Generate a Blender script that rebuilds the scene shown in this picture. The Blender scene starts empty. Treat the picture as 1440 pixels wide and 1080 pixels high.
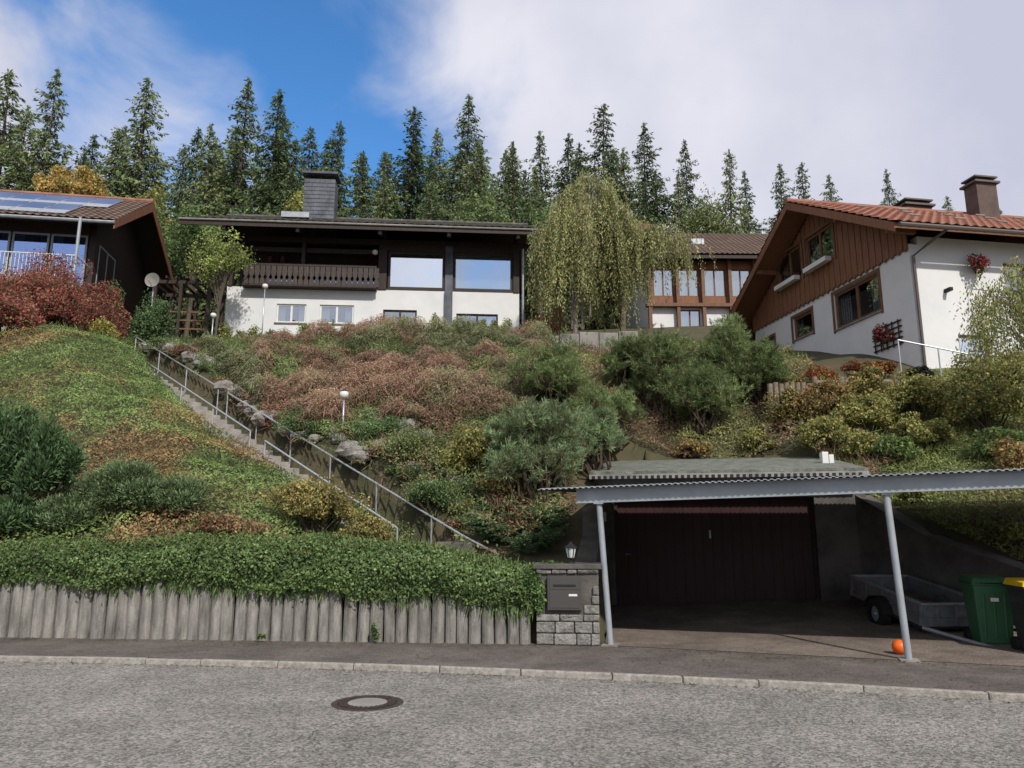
import bpy, math, random
import numpy as np
from mathutils import Matrix, Vector
rng=np.random.default_rng(7); random.seed(7)
scene=bpy.context.scene
COL=scene.collection
R=math.radians
GAIN=1.72
# ------------------------------------------------------------------ materials
def M(name,col,rough=.8,metal=0.,col2=None,nscale=3.,bump=0.,bscale=20.,stretch=(1,1,1),spec=.3,detail=6,contrast=(.35,.65)):
    m=bpy.data.materials.new(name); m.use_nodes=True
    nt=m.node_tree; b=nt.nodes['Principled BSDF']
    b.inputs['Roughness'].default_value=rough; b.inputs['Metallic'].default_value=metal
    b.inputs['Specular IOR Level'].default_value=spec
    b.inputs['Base Color'].default_value=(*col,1)
    tc=nt.nodes.new('ShaderNodeTexCoord'); mp=nt.nodes.new('ShaderNodeMapping')
    mp.inputs['Scale'].default_value=stretch
    nt.links.new(tc.outputs['Object'],mp.inputs['Vector'])
    if col2 is not None:
        n=nt.nodes.new('ShaderNodeTexNoise'); n.inputs['Scale'].default_value=nscale; n.inputs['Detail'].default_value=detail
        n.inputs['Roughness'].default_value=.65
        nt.links.new(mp.outputs[0],n.inputs['Vector'])
        r=nt.nodes.new('ShaderNodeValToRGB'); r.color_ramp.elements[0].position=contrast[0]; r.color_ramp.elements[1].position=contrast[1]
        r.color_ramp.elements[0].color=(*col,1); r.color_ramp.elements[1].color=(*col2,1)
        nt.links.new(n.outputs['Fac'],r.inputs['Fac']); nt.links.new(r.outputs[0],b.inputs['Base Color'])
    if bump>0:
        n2=nt.nodes.new('ShaderNodeTexNoise'); n2.inputs['Scale'].default_value=bscale; n2.inputs['Detail'].default_value=5
        nt.links.new(mp.outputs[0],n2.inputs['Vector'])
        bp=nt.nodes.new('ShaderNodeBump'); bp.inputs['Strength'].default_value=bump; bp.inputs['Distance'].default_value=.03
        nt.links.new(n2.outputs['Fac'],bp.inputs['Height']); nt.links.new(bp.outputs[0],b.inputs['Normal'])
    return m
def speckle(m,scale,amount,scale2=.35,am2=.25,scale3=None,am3=.15):
    nt=m.node_tree; b=nt.nodes['Principled BSDF']; src=b.inputs['Base Color'].links[0].from_socket
    tc=nt.nodes.new('ShaderNodeTexCoord')
    v=nt.nodes.new('ShaderNodeTexVoronoi'); v.inputs['Scale'].default_value=scale
    nt.links.new(tc.outputs['Object'],v.inputs['Vector'])
    mr=nt.nodes.new('ShaderNodeMapRange'); mr.inputs[3].default_value=1-amount; mr.inputs[4].default_value=1+amount
    sx=nt.nodes.new('ShaderNodeSeparateColor'); nt.links.new(v.outputs['Color'],sx.inputs[0]); nt.links.new(sx.outputs[0],mr.inputs[0])
    last=mr.outputs[0]
    for (sc,am) in ((scale2,am2),(scale3,am3)):
        if sc is None: continue
        n=nt.nodes.new('ShaderNodeTexNoise'); n.inputs['Scale'].default_value=sc; n.inputs['Detail'].default_value=5; n.inputs['Roughness'].default_value=.7
        nt.links.new(tc.outputs['Object'],n.inputs['Vector'])
        mr2=nt.nodes.new('ShaderNodeMapRange'); mr2.inputs[1].default_value=.3; mr2.inputs[2].default_value=.7; mr2.inputs[3].default_value=1-am; mr2.inputs[4].default_value=1+am
        nt.links.new(n.outputs['Fac'],mr2.inputs[0])
        mu=nt.nodes.new('ShaderNodeMath'); mu.operation='MULTIPLY'; nt.links.new(last,mu.inputs[0]); nt.links.new(mr2.outputs[0],mu.inputs[1]); last=mu.outputs[0]
    vm=nt.nodes.new('ShaderNodeVectorMath'); vm.operation='SCALE'; nt.links.new(src,vm.inputs[0]); nt.links.new(last,vm.inputs['Scale'])
    nt.links.new(vm.outputs[0],b.inputs['Base Color'])
    return m
def foliage_mat(name='foliage',tr=.33,objvar=False):
    m=bpy.data.materials.new(name); m.use_nodes=True; nt=m.node_tree; b=nt.nodes['Principled BSDF']
    a=nt.nodes.new('ShaderNodeAttribute'); a.attribute_name='Col'; c=a.outputs['Color']
    if objvar:
        oi=nt.nodes.new('ShaderNodeObjectInfo'); hs=nt.nodes.new('ShaderNodeHueSaturation')
        mr=nt.nodes.new('ShaderNodeMapRange'); mr.inputs[3].default_value=.65; mr.inputs[4].default_value=1.4; nt.links.new(oi.outputs['Random'],mr.inputs[0]); nt.links.new(mr.outputs[0],hs.inputs['Value'])
        mh=nt.nodes.new('ShaderNodeMapRange'); mh.inputs[3].default_value=.515; mh.inputs[4].default_value=.475; nt.links.new(oi.outputs['Random'],mh.inputs[0]); nt.links.new(mh.outputs[0],hs.inputs['Hue'])
        nt.links.new(c,hs.inputs['Color']); c=hs.outputs[0]
    nt.links.new(c,b.inputs['Base Color']); b.inputs['Roughness'].default_value=.6; b.inputs['Specular IOR Level'].default_value=.2
    t=nt.nodes.new('ShaderNodeBsdfTranslucent'); nt.links.new(c,t.inputs['Color'])
    mx=nt.nodes.new('ShaderNodeMixShader'); mx.inputs[0].default_value=tr
    nt.links.new(b.outputs[0],mx.inputs[1]); nt.links.new(t.outputs[0],mx.inputs[2]); nt.links.new(mx.outputs[0],nt.nodes['Material Output'].inputs[0])
    return m
FOL=foliage_mat(); SPM=foliage_mat('spruce_needles',.2,True)
def glass_mat(name,fac,tint=(.8,.85,.9)):
    m=bpy.data.materials.new(name); m.use_nodes=True; nt=m.node_tree; nt.nodes.clear()
    o=nt.nodes.new('ShaderNodeOutputMaterial'); g=nt.nodes.new('ShaderNodeBsdfGlossy'); g.inputs['Roughness'].default_value=.02; g.inputs['Color'].default_value=(*tint,1)
    t=nt.nodes.new('ShaderNodeBsdfTransparent'); t.inputs['Color'].default_value=(.8,.85,.85,1)
    mx=nt.nodes.new('ShaderNodeMixShader'); mx.inputs[0].default_value=fac
    nt.links.new(t.outputs[0],mx.inputs[1]); nt.links.new(g.outputs[0],mx.inputs[2]); nt.links.new(mx.outputs[0],o.inputs[0])
    return m
GLASS=glass_mat('window_glass',.85,(.88,.95,1)); GLASSB=glass_mat('window_glass_sky_tint',.6,(.4,.58,1.)); GLASSC=glass_mat('window_glass_clear',.42)  # GLASSB: blue of the reflected sky is put into the gloss colour
WHITE=M('white_render',(.58,.59,.59),.9,col2=(.66,.66,.65),nscale=.8,bump=.15,bscale=60)
DARKW=M('dark_stained_wood',(.022,.014,.012),.6,col2=(.045,.03,.024),nscale=4,stretch=(6,6,1),bump=.2)
BROWNW=M('brown_wood_cladding',(.15,.065,.032),.65,col2=(.24,.11,.058),nscale=3,stretch=(7,7,.6),bump=.3)
BROWN2=M('brown_frame_wood',(.11,.055,.03),.6,col2=(.17,.085,.045),nscale=5)
GREYW=M('weathered_wood',(.14,.11,.08),.85,col2=(.25,.2,.15),nscale=5,stretch=(1,1,4),bump=.3)
TILE=M('red_roof_tiles',(.21,.085,.055),.8,col2=(.30,.145,.10),nscale=2.5,bump=.2,spec=.3)
TILEB=M('brown_roof_tiles',(.12,.085,.068),.85,col2=(.18,.13,.105),nscale=2)
TILED=M('dark_roof_tiles',(.045,.042,.038),.85,col2=(.13,.125,.11),nscale=2.5,bump=.3)
SLATE=M('slate_cladding',(.05,.055,.068),.5,col2=(.11,.12,.14),nscale=2)
CONC=M('concrete',(.17,.165,.15),.9,col2=(.28,.265,.24),nscale=2.,bump=.4,bscale=30)
CONCD=M('stained_concrete',(.06,.056,.05),.9,col2=(.14,.13,.115),nscale=1.6,bump=.4,bscale=30)
PALI=M('palisade_concrete',(.10,.095,.083),.9,col2=(.34,.325,.295),nscale=2.6,stretch=(3,3,.7),bump=.6,bscale=35,contrast=(.3,.7))
STONE=M('split_stone',(.12,.118,.112),.95,col2=(.28,.27,.25),nscale=8,bump=1.,bscale=25)
STEPS=M('stair_concrete',(.2,.19,.175),.9,col2=(.32,.3,.28),nscale=4,bump=.3)
GALV=M('galvanised_steel',(.24,.26,.28),.5,metal=.5,col2=(.36,.38,.4),nscale=6)
TRL=M('trailer_steel',(.13,.14,.15),.5,metal=.4,col2=(.22,.23,.24),nscale=7)
GALVP=M('grey_blue_steel_paint',(.26,.29,.31),.5,metal=.2,col2=(.33,.36,.385),nscale=3)
RAILM=M('rail_steel',(.38,.4,.42),.4,metal=.6,col2=(.5,.52,.54),nscale=8)
DOORM=M('garage_door_brown',(.03,.012,.011),.55,col2=(.043,.017,.015),nscale=2,stretch=(1,1,.3))
BLACK=M('black_rubber',(.015,.015,.015),.7)
DARKIN=M('dark_interior',(.02,.02,.022),.9)
CURT=M('white_curtain',(.75,.76,.77),.9)
PLASTW=M('white_plastic',(.62,.62,.6),.4)
BINB=M('black_bin_plastic',(.025,.027,.03),.45,col2=(.035,.037,.04))
BING=M('green_bin_plastic',(.03,.10,.045),.45,col2=(.04,.12,.06))
YEL=M('yellow_lid',(.7,.47,.02),.4)
ORANGE=M('orange_ball_rubber',(.75,.13,.015),.4,col2=(.65,.10,.015))
ROCK=M('garden_rock',(.11,.105,.095),.95,col2=(.30,.28,.25),nscale=5,bump=.8,bscale=14)
SOLAR=M('solar_panel',(.03,.05,.12),.12,spec=.9,col2=(.045,.07,.16),nscale=1)
MAILM=M('mailbox_metal',(.085,.08,.075),.45,metal=.4)
MOSSR=M('mossy_gravel_roof',(.08,.09,.07),.95,col2=(.18,.19,.165),nscale=5,bump=.9,bscale=18)
GRAN=M('granite_kerb',(.18,.17,.15),.85,col2=(.35,.325,.29),nscale=14,bump=.4,bscale=60)
IRON=M('cast_iron',(.045,.034,.028),.6,metal=.3,col2=(.09,.065,.05),nscale=20,bump=.6,bscale=80)
ROAD=speckle(M('road_asphalt',(.185,.175,.157),.9,col2=(.25,.237,.214),nscale=1.1,bump=.8,bscale=70),48,.55,.35,.14,9,.14)
PAVE=speckle(M('pavement_asphalt',(.085,.074,.066),.9,col2=(.135,.117,.104),nscale=1.3,bump=.5,bscale=80),80,.4,.5,.22,7,.14)
DRIVE=speckle(M('driveway_asphalt',(.12,.096,.08),.9,col2=(.2,.165,.138),nscale=1.0,bump=.5,bscale=80),80,.35,.6,.3,5,.15)
GROUND=M('ground_soil_grass',(.045,.05,.024),.95,col2=(.09,.07,.04),nscale=1.2,bump=1.,bscale=6)
# ------------------------------------------------------------------ mesh helpers
class Fr:
    def __init__(s,ox,oy,ux,uy):
        l=math.hypot(ux,uy); s.o=(ox,oy); s.u=(ux/l,uy/l); s.v=(-uy/l,ux/l)
    def w(s,u,v,z): return (s.o[0]+s.u[0]*u+s.v[0]*v, s.o[1]+s.u[1]*u+s.v[1]*v, z)
ID=Fr(0,0,1,0)
def empty(name):
    e=bpy.data.objects.new(name,None); e.empty_display_size=.2; COL.objects.link(e); return e
class MB:
    def __init__(s): s.v=[]; s.f=[]; s.m=[]; s.mats=[]
    def mi(s,m):
        if m not in s.mats: s.mats.append(m)
        return s.mats.index(m)
    def poly(s,pts,m):
        b=len(s.v); s.v+=list(pts); s.f.append(list(range(b,b+len(pts)))); s.m.append(s.mi(m))
    def hexa(s,p,m):
        b=len(s.v); s.v+=list(p); k=s.mi(m)
        for f in ((0,3,2,1),(4,5,6,7),(0,1,5,4),(1,2,6,5),(2,3,7,6),(3,0,4,7)):
            s.f.append([b+i for i in f]); s.m.append(k)
    def box(s,F,u0,u1,v0,v1,z0,z1,m):
        s.hexa([F.w(u0,v0,z0),F.w(u1,v0,z0),F.w(u1,v1,z0),F.w(u0,v1,z0),F.w(u0,v0,z1),F.w(u1,v0,z1),F.w(u1,v1,z1),F.w(u0,v1,z1)],m)
    def prism(s,F,pts,a,b_,m,axis='v'):
        n=len(pts); b=len(s.v); k=s.mi(m)
        for t in (a,b_):
            for (p,z) in pts: s.v.append(F.w(p,t,z) if axis=='v' else F.w(t,p,z))
        s.f.append([b+i for i in range(n)]); s.f.append([b+n+i for i in reversed(range(n))]); s.m+=[k,k]
        for i in range(n):
            j=(i+1)%n; s.f.append([b+i,b+n+i,b+n+j,b+j]); s.m.append(k)
    def tube(s,pts,rad,m,n=8,cap=True):
        pts=[np.array(p,float) for p in pts]; k=s.mi(m); b=len(s.v)
        if not hasattr(rad,'__len__'): rad=[rad]*len(pts)
        for i,p in enumerate(pts):
            d=pts[min(i+1,len(pts)-1)]-pts[max(i-1,0)]; d=d/(np.linalg.norm(d)+1e-9)
            a=np.array((0,0,1.)) if abs(d[2])<.9 else np.array((1.,0,0))
            x=np.cross(d,a); x/=np.linalg.norm(x); y=np.cross(d,x)
            for j in range(n):
                t=2*math.pi*j/n; q=p+rad[i]*(math.cos(t)*x+math.sin(t)*y); s.v.append(tuple(q))
        for i in range(len(pts)-1):
            for j in range(n):
                j2=(j+1)%n; s.f.append([b+i*n+j,b+i*n+j2,b+(i+1)*n+j2,b+(i+1)*n+j]); s.m.append(k)
        if cap:
            s.f.append([b+j for j in range(n)][::-1]); s.m.append(k)
            e=b+(len(pts)-1)*n; s.f.append([e+j for j in range(n)]); s.m.append(k)
    def sphere(s,c,r,m,sq=(1,1,1),n=14):
        k=s.mi(m); b=len(s.v); h=n//2
        for i in range(h+1):
            a=math.pi*i/h
            for j in range(n):
                t=2*math.pi*j/n; s.v.append((c[0]+r*sq[0]*math.sin(a)*math.cos(t),c[1]+r*sq[1]*math.sin(a)*math.sin(t),c[2]+r*sq[2]*math.cos(a)))
        for i in range(h):
            for j in range(n):
                j2=(j+1)%n; s.f.append([b+i*n+j,b+(i+1)*n+j,b+(i+1)*n+j2,b+i*n+j2]); s.m.append(k)
    def obj(s,name,parent=None,bevel=0,smooth=False,matrix=None):
        me=bpy.data.meshes.new(name); me.from_pydata(s.v,[],s.f)
        for m in s.mats: me.materials.append(m)
        me.polygons.foreach_set('material_index',s.m)
        if smooth: me.polygons.foreach_set('use_smooth',[True]*len(s.f))
        me.validate(); me.update()
        o=bpy.data.objects.new(name,me); COL.objects.link(o)
        if parent: o.parent=parent
        if matrix is not None: o.matrix_world=matrix
        if bevel:
            b=o.modifiers.new('bevel','BEVEL'); b.width=bevel; b.segments=2; b.limit_method='ANGLE'
        return o
def wallh(mb,F,axis,a0,a1,z0,z1,t0,t1,holes,m):
    A=sorted({a0,a1,*[x for h in holes for x in h[:2] if a0<x<a1]}); 
    for i in range(len(A)-1):
        c=(A[i]+A[i+1])/2; segs=[(z0,z1)]
        for h in holes:
            if h[0]<c<h[1]:
                ns=[]
                for s in segs:
                    if h[2]>s[0]: ns.append((s[0],min(s[1],h[2])))
                    if h[3]<s[1]: ns.append((max(s[0],h[3]),s[1]))
                segs=ns
        for s in segs:
            if s[1]-s[0]>.001:
                if axis=='u': mb.box(F,A[i],A[i+1],t0,t1,s[0],s[1],m)
                else: mb.box(F,t0,t1,A[i],A[i+1],s[0],s[1],m)
def window(mb,F,axis,a0,a1,z0,z1,t,inn,fm,gm,mull=0,fw=.07,sill=None,back=CURT,split=.45,bd=.2):
    def bx(p0,p1,d0,d1,q0,q1,m):
        s0,s1=sorted((t+inn*d0,t+inn*d1))
        if axis=='u': mb.box(F,p0,p1,s0,s1,q0,q1,m)
        else: mb.box(F,s0,s1,p0,p1,q0,q1,m)
    bx(a0,a0+fw,.06,.13,z0,z1,fm); bx(a1-fw,a1,.06,.13,z0,z1,fm)
    bx(a0+fw,a1-fw,.06,.13,z0,z0+fw,fm); bx(a0+fw,a1-fw,.06,.13,z1-fw,z1,fm)
    for i in range(mull):
        c=a0+(a1-a0)*(i+1)/(mull+1); bx(c-fw*.6,c+fw*.6,.062,.128,z0+fw,z1-fw,fm)
    bx(a0+fw,a1-fw,.09,.096,z0+fw,z1-fw,gm)
    bx(a0-.05,a1+.05,.5,.52,z0-.05,z1+.05,DARKIN)
    if back is not None:
        w=(a1-a0)
        for (c0,c1) in ((a0+fw,a0+w*split*.6),(a1-w*split*.6,a1-fw)):
            n=max(3,int((c1-c0)/.06))
            for i in range(n):
                x0=c0+(c1-c0)*i/n; d=bd+.03*(i%2); bx(x0,x0+(c1-c0)/n,d,d+.01,z0,z1,back)
    if sill: bx(a0-.06,a1+.06,-.06,.06,z0-.05,z0-.005,sill)
def tiles(mb,F,u0,u1,v0,z0,v1,z1,m,cw=.3,rh=.36,amp=.035):
    L=math.hypot(v1-v0,z1-z0); nr=max(1,int(L/rh)); nc=max(1,int((u1-u0)/cw)); per=4
    nz=abs(v1-v0)/L; nv=-(z1-z0)/L*(1 if v1>v0 else -1)
    k=mb.mi(m); b=len(mb.v); cols=nc*per+1
    for r in range(nr):
        for e in (0,1):
            s=(r+e)/nr; lift=.05*(1-e)+.012
            for c in range(cols):
                u=u0+(u1-u0)*c/(cols-1); a=lift+amp*(.5+.5*math.sin(2*math.pi*c/per))+random.uniform(0,.006)
                mb.v.append(F.w(u,v0+(v1-v0)*s+nv*a,z0+(z1-z0)*s+nz*a))
    for r in range(nr*2-1):
        for c in range(cols-1):
            i=b+r*cols+c; mb.f.append([i,i+1,i+cols+1,i+cols]); mb.m.append(k)
# ------------------------------------------------------------------ foliage helpers
def mkquads(name,parts,parent=None,mat=None,link=True,gain=None):
    Q=np.concatenate([p[0] for p in parts]).astype(np.float32); C=np.concatenate([p[1] for p in parts]).astype(np.float32)*(gain or GAIN)
    g_=C@np.array((.3,.6,.1),np.float32); C=C*.88+g_[:,None]*.12*np.array((1.06,1.,.9),np.float32)
    n=len(Q); me=bpy.data.meshes.new(name)
    me.vertices.add(4*n); me.vertices.foreach_set('co',Q.reshape(-1))
    me.loops.add(4*n); me.loops.foreach_set('vertex_index',np.arange(4*n,dtype=np.int32))
    me.polygons.add(n); me.polygons.foreach_set('loop_start',np.arange(0,4*n,4,dtype=np.int32))
    me.update(calc_edges=True)
    a=me.color_attributes.new('Col','FLOAT_COLOR','POINT')
    cc=np.ones((n,4,4),np.float32); cc[:,:,:3]=np.clip(C,0.004,.8)[:,None,:]; a.data.foreach_set('color',cc.reshape(-1))
    me.materials.append(mat or FOL)
    if not link: return me
    o=bpy.data.objects.new(name,me); COL.objects.link(o)
    if parent: o.parent=parent
    return o
def unit(v): return v/(np.linalg.norm(v,axis=-1,keepdims=True)+1e-9)
def rvec(n): return unit(rng.normal(size=(n,3)))
def leafq(C,N,S,asp=.6):
    n=len(C); t=unit(np.cross(N,rvec(n))); b=np.cross(N,t); S=np.broadcast_to(S,(n,))[:,None]
    return np.stack([C-t*S,C+b*S*asp,C+t*S,C-b*S*asp],1)
def strip(C,D,L,W):
    n=len(C); D=unit(D); b=unit(np.cross(D,rvec(n))); L=np.broadcast_to(L,(n,))[:,None]; W=np.broadcast_to(W,(n,))[:,None]
    return np.stack([C-b*W*.3,C+D*L*.5-b*W*.5,C+D*L,C+D*L*.5+b*W*.5],1)
def pal(n,cols,jit=.25,w=None):
    cols=np.array(cols); i=rng.choice(len(cols),n,p=w); c=cols[i]*(1+jit*rng.uniform(-1,1,(n,1))); return c
def tubeq(pts,rad,col,n=6):
    pts=[np.array(p,float) for p in pts]; rings=[]
    for i,p in enumerate(pts):
        d=pts[min(i+1,len(pts)-1)]-pts[max(i-1,0)]; d/=np.linalg.norm(d)+1e-9
        a=np.array((0,0,1.)) if abs(d[2])<.9 else np.array((1.,0,0)); x=np.cross(d,a); x/=np.linalg.norm(x); y=np.cross(d,x)
        rings.append([p+rad[i]*(math.cos(2*math.pi*j/n)*x+math.sin(2*math.pi*j/n)*y) for j in range(n)])
    q=[]
    for i in range(len(pts)-1):
        for j in range(n): q.append([rings[i][j],rings[i][(j+1)%n],rings[i+1][(j+1)%n],rings[i+1][j]])
    q=np.array(q); return (q,np.tile(np.array(col),(len(q),1))*rng.uniform(.7,1.2,(len(q),1)))
def clumps(c,r,k,rs=.42,up=.3):
    d=rvec(k); d[:,2]=np.abs(d[:,2])*(1+up)-up; d=unit(d)
    cc=np.array(c)+d*np.array(r)*rng.uniform(.35,.85,(k,1)); return cc,np.array(r)*rs*rng.uniform(.6,1.3,(k,1))
def bushq(c,r,n,size,cols,k=14,rs=.42,w=None,asp=.6,jit=.25):
    cc,rr=clumps(c,r,k,rs); i=rng.integers(0,k,n); d=rvec(n); sh=rng.uniform(.55,1.15,(n,1))
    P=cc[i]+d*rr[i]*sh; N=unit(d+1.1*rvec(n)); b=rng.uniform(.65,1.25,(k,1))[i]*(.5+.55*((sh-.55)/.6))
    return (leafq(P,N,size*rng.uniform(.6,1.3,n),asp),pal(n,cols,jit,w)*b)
def bush(name,c,r,n,size,cols,k=14,stems=5,stemcol=(.06,.045,.03),gain=None,**kw):
    parts=[bushq(c,r,n,size,cols,k,**kw)]
    base=np.array((c[0],c[1],c[2]-r[2]*1.05))
    for _ in range(stems):
        d=rvec(1)[0]*np.array(r)*.8; d[2]=abs(d[2]); e=np.array(c)+d; m=(base+e)/2+rng.normal(size=3)*.1*r[0]
        parts.append(tubeq([base,m,e],[.03*r[0]+.008,.015*r[0]+.006,.004],stemcol,5))
    return mkquads(name,parts,gain=gain)
def vnoise(x,y,seed=0):
    xi=np.floor(x).astype(int); yi=np.floor(y).astype(int); fx=x-xi; fy=y-yi; fx=fx*fx*(3-2*fx); fy=fy*fy*(3-2*fy)
    def h(a,b): return (np.sin(a*127.1+b*311.7+seed*74.7)*43758.5453)%1.0
    return (h(xi,yi)*(1-fx)+h(xi+1,yi)*fx)*(1-fy)+(h(xi,yi+1)*(1-fx)+h(xi+1,yi+1)*fx)*fy
def fbm(x,y,s=1.,seed=0): return .55*vnoise(x*s,y*s,seed)+.3*vnoise(x*s*2.1,y*s*2.1,seed+3)+.15*vnoise(x*s*4.3,y*s*4.3,seed+5)
# ------------------------------------------------------------------ terrain
CP=np.array([(-16,12.9,1.2),(-12,12.6,1.15),(-8,12.3,1.15),(-4,12,1.1),(0,11.7,.85),(-11.9,22,6.8),(-8.3,16.5,3.55),(-10.8,17,4.0),(-16,22,7.2),(-13.3,19,5.3),(-16,17,4.2),(-5,14.3,2.1),
(-13.8,25,7.6),(-7.4,18.5,4.0),(-1.2,12.6,.8),(-4.1,26,8.3),(-2.4,16,3.1),(-3.1,21,5.7),(-8,24.5,7.4),(1,14.5,2.0),(1.3,16,2.8),(3.8,19.3,3.6),(6.3,18.8,3.4),(4.4,21,4.6),(5.8,26,7.7),(.8,26.6,8.2),(1,20,5.2),
(7.5,16.5,2.9),(9.5,17.3,3.7),(8.1,12,.95),(11,16,3.3),(9.4,13.5,1.95),(11.4,20.2,5.7),(16,21.0,6.0),(15,17,4),(14,12,1.8),(9.5,19.6,5.2),(8.3,22,6.2),(10,28.5,8.5),
(-15,30,9.0),(-10,28,8.5),(-6,29,8.8),(2,29.5,9.0),(-12,38,11),(0,40,12),(11,42,13.2),(20,35,11),(-30,60,17),(0,60,17.5),(30,60,16),(-60,80,22),(0,90,24),(55,90,20),(-26,25,8),(-28,13.5,1.2),(27,24,7),(27,10,1.5),(45,32,9),(-45,35,10),(-24,32,9.5)],float)
def _phi(r): return np.where(r>1e-6,r*r*np.log(np.maximum(r,1e-6)),0)
_n=len(CP); _A=np.zeros((_n+3,_n+3)); _d=np.hypot(CP[:,None,0]-CP[None,:,0],CP[:,None,1]-CP[None,:,1])
_A[:_n,:_n]=_phi(_d)+np.eye(_n)*.6; _A[:_n,_n]=1; _A[:_n,_n+1:]=CP[:,:2]; _A[_n,:_n]=1; _A[_n+1:,:_n]=CP[:,:2].T
_w=np.linalg.solve(_A,np.concatenate([CP[:,2],np.zeros(3)]))
def tps(x,y):
    x=np.clip(x,-60,60); y=np.clip(y,8,92); out=np.zeros(x.shape)
    for i in range(_n): out+=_w[i]*_phi(np.hypot(x-CP[i,0],y-CP[i,1]))
    return out+_w[_n]+_w[_n+1]*x+_w[_n+2]*y
def yk(x):
    x=np.asarray(x,float); xc=np.clip(x,-9,8); return 9.2-.213*xc-.0105*xc*xc+(x-xc)*np.where(x>0,-.381,-.03)
def yb(x):
    x=np.asarray(x,float); return np.where(x<1.3,11.05-.09*x, 10.93-.34*(x-1.3))
def inpoly(x,y,P):
    ins=np.zeros(x.shape,bool); n=len(P)
    for i in range(n):
        x0,y0=P[i]; x1,y1=P[(i+1)%n]
        c=((y0>y)!=(y1>y)); xx=(x1-x0)*(y-y0)/((y1-y0) if y1!=y0 else 1e-9)+x0; ins^=c&(x<xx)
    return ins
DRV=[(1.1,9),(1.15,11),(1.9,15.7),(2.0,19.0),(7.3,18.2),(6.8,14.8),(8.15,11.2),(8.85,7.5)]
ST=np.array((-13.8,25.0,7.45)); SB=np.array((-1.0,12.75,.45)); Sd=(SB-ST); SL=math.hypot(Sd[0],Sd[1]); sdir=Sd[:2]/SL; snor=np.array((-sdir[1],sdir[0]))
def stairco(x,y):
    a=(x-ST[0])*sdir[0]+(y-ST[1])*sdir[1]; b=(x-ST[0])*snor[0]+(y-ST[1])*snor[1]; return a,b
def H(x,y,raw=False):
    x=np.asarray(x,float); y=np.asarray(y,float)
    z=tps(x,y)+.35*(fbm(x,y,.35,2)-.5)*np.clip((y-12)/4,0,1)*np.clip((27-y)/3,.15,1)
    a,b=stairco(x,y); z=z+.7*np.exp(-((b+2.8)/2.)**2)*np.clip(a/3,0,1)*np.clip((SL-a)/8,0,1)
    inst=(np.abs(b)<.7)&(a>-.5)&(a<SL+1.5)
    z=np.where(inst,np.minimum(z,ST[2]+Sd[2]*np.clip(a/SL,0,1)-.28),z)
    if raw: return z
    low=(y<yb(x)+.28)|inpoly(x,y,DRV)
    low=low&~((x>8.6)&(y>yb(x)+.28))
    return np.where(low,-.16,z)
def grid_axis(*segs):
    o=[]
    for a,b,s in segs: o+=list(np.arange(a,b,s))
    o.append(segs[-1][1]); return np.array(o)
gx=grid_axis((-600,-100,50),(-100,-30,5),(-30,-18,.8),(-18,18,.2),(18,30,.8),(30,100,5),(100,600,50))
gy=grid_axis((-300,-20,35),(-20,7,3),(7,28,.2),(28,50,.6),(50,100,4),(100,700,60))
X,Y=np.meshgrid(gx,gy); Z=H(X,Y)
me=bpy.data.meshes.new('ground'); nv=X.size; nx=len(gx); ny=len(gy)
me.vertices.add(nv); me.vertices.foreach_set('co',np.stack([X,Y,Z],-1).astype(np.float32).reshape(-1))
ii=(np.arange(ny-1)[:,None]*nx+np.arange(nx-1)[None,:]).reshape(-1); F4=np.stack([ii,ii+1,ii+nx+1,ii+nx],1).astype(np.int32)
me.loops.add(F4.size); me.loops.foreach_set('vertex_index',F4.reshape(-1)); me.polygons.add(len(F4)); me.polygons.foreach_set('loop_start',np.arange(0,F4.size,4,dtype=np.int32))
me.update(calc_edges=True); me.materials.append(GROUND); g=bpy.data.objects.new('ground',me); COL.objects.link(g)
# ------------------------------------------------------------------ road, pavement, kerb, driveway
RZ=-.065
xs=np.concatenate([np.arange(-80,-12,4),np.arange(-12,12,.5),np.arange(12,81,4)])
def strip_sheet(name,fa,fb,za,zb,m,xs=xs):
    mb=MB()
    for i in range(len(xs)-1):
        a,b=xs[i],xs[i+1]; mb.poly([(a,float(fa(a)),za),(b,float(fa(b)),za),(b,float(fb(b)),zb),(a,float(fb(a)),zb)],m)
    return mb.obj(name)
strip_sheet('road',lambda x:yk(x)-8.2,lambda x:yk(x)-.05,RZ,RZ,ROAD)
strip_sheet('pavement',lambda x:yk(x)+.0,lambda x:yb(x)+.25,0,0,PAVE)
strip_sheet('pavement',lambda x:yk(x)-10.2,lambda x:yk(x)-8.3,0,0,PAVE)
def kerb(x0,x1,off,lens,w=.085):
    mb=MB(); x=x0
    while x<x1:
        L=random.uniform(*lens); a,b=x,x+L-.008; ya,yb_=float(yk(a))+off,float(yk(b))+off; zt=.004+random.uniform(-.006,.005); yo=random.uniform(-.01,.01)
        mb.hexa([(a,ya-w+yo,-.2),(b,yb_-w+yo,-.2),(b,yb_+yo+.004,-.2),(a,ya+yo+.004,-.2),(a,ya-w+.012+yo,zt),(b,yb_-w+.012+yo,zt),(b,yb_+yo+.004,zt),(a,ya+yo+.004,zt)],GRAN); x+=L
    mb.obj('granite_kerb',bevel=.012)
kerb(-14,14,0,(.7,1.15)); kerb(-74,-14,0,(3,4)); kerb(14,74,0,(3,4)); kerb(-70,70,-8.2,(3,4),.12)
mb=MB(); N1,N2=16,16
def dpt(s,t):
    A=np.array((1.3,float(yb(1.3))+.02)); x1=8.2; B=np.array((x1,float(yb(x1))+.02)); C=np.array((2.0,15.75)); D=np.array((6.75,14.75)); 
    p=(A*(1-s)+B*s)*(1-t)+(C*(1-s)+D*s)*t; z=.006+ (t**1.5)*(.1+.2*s); return (p[0],p[1],z)
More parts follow.
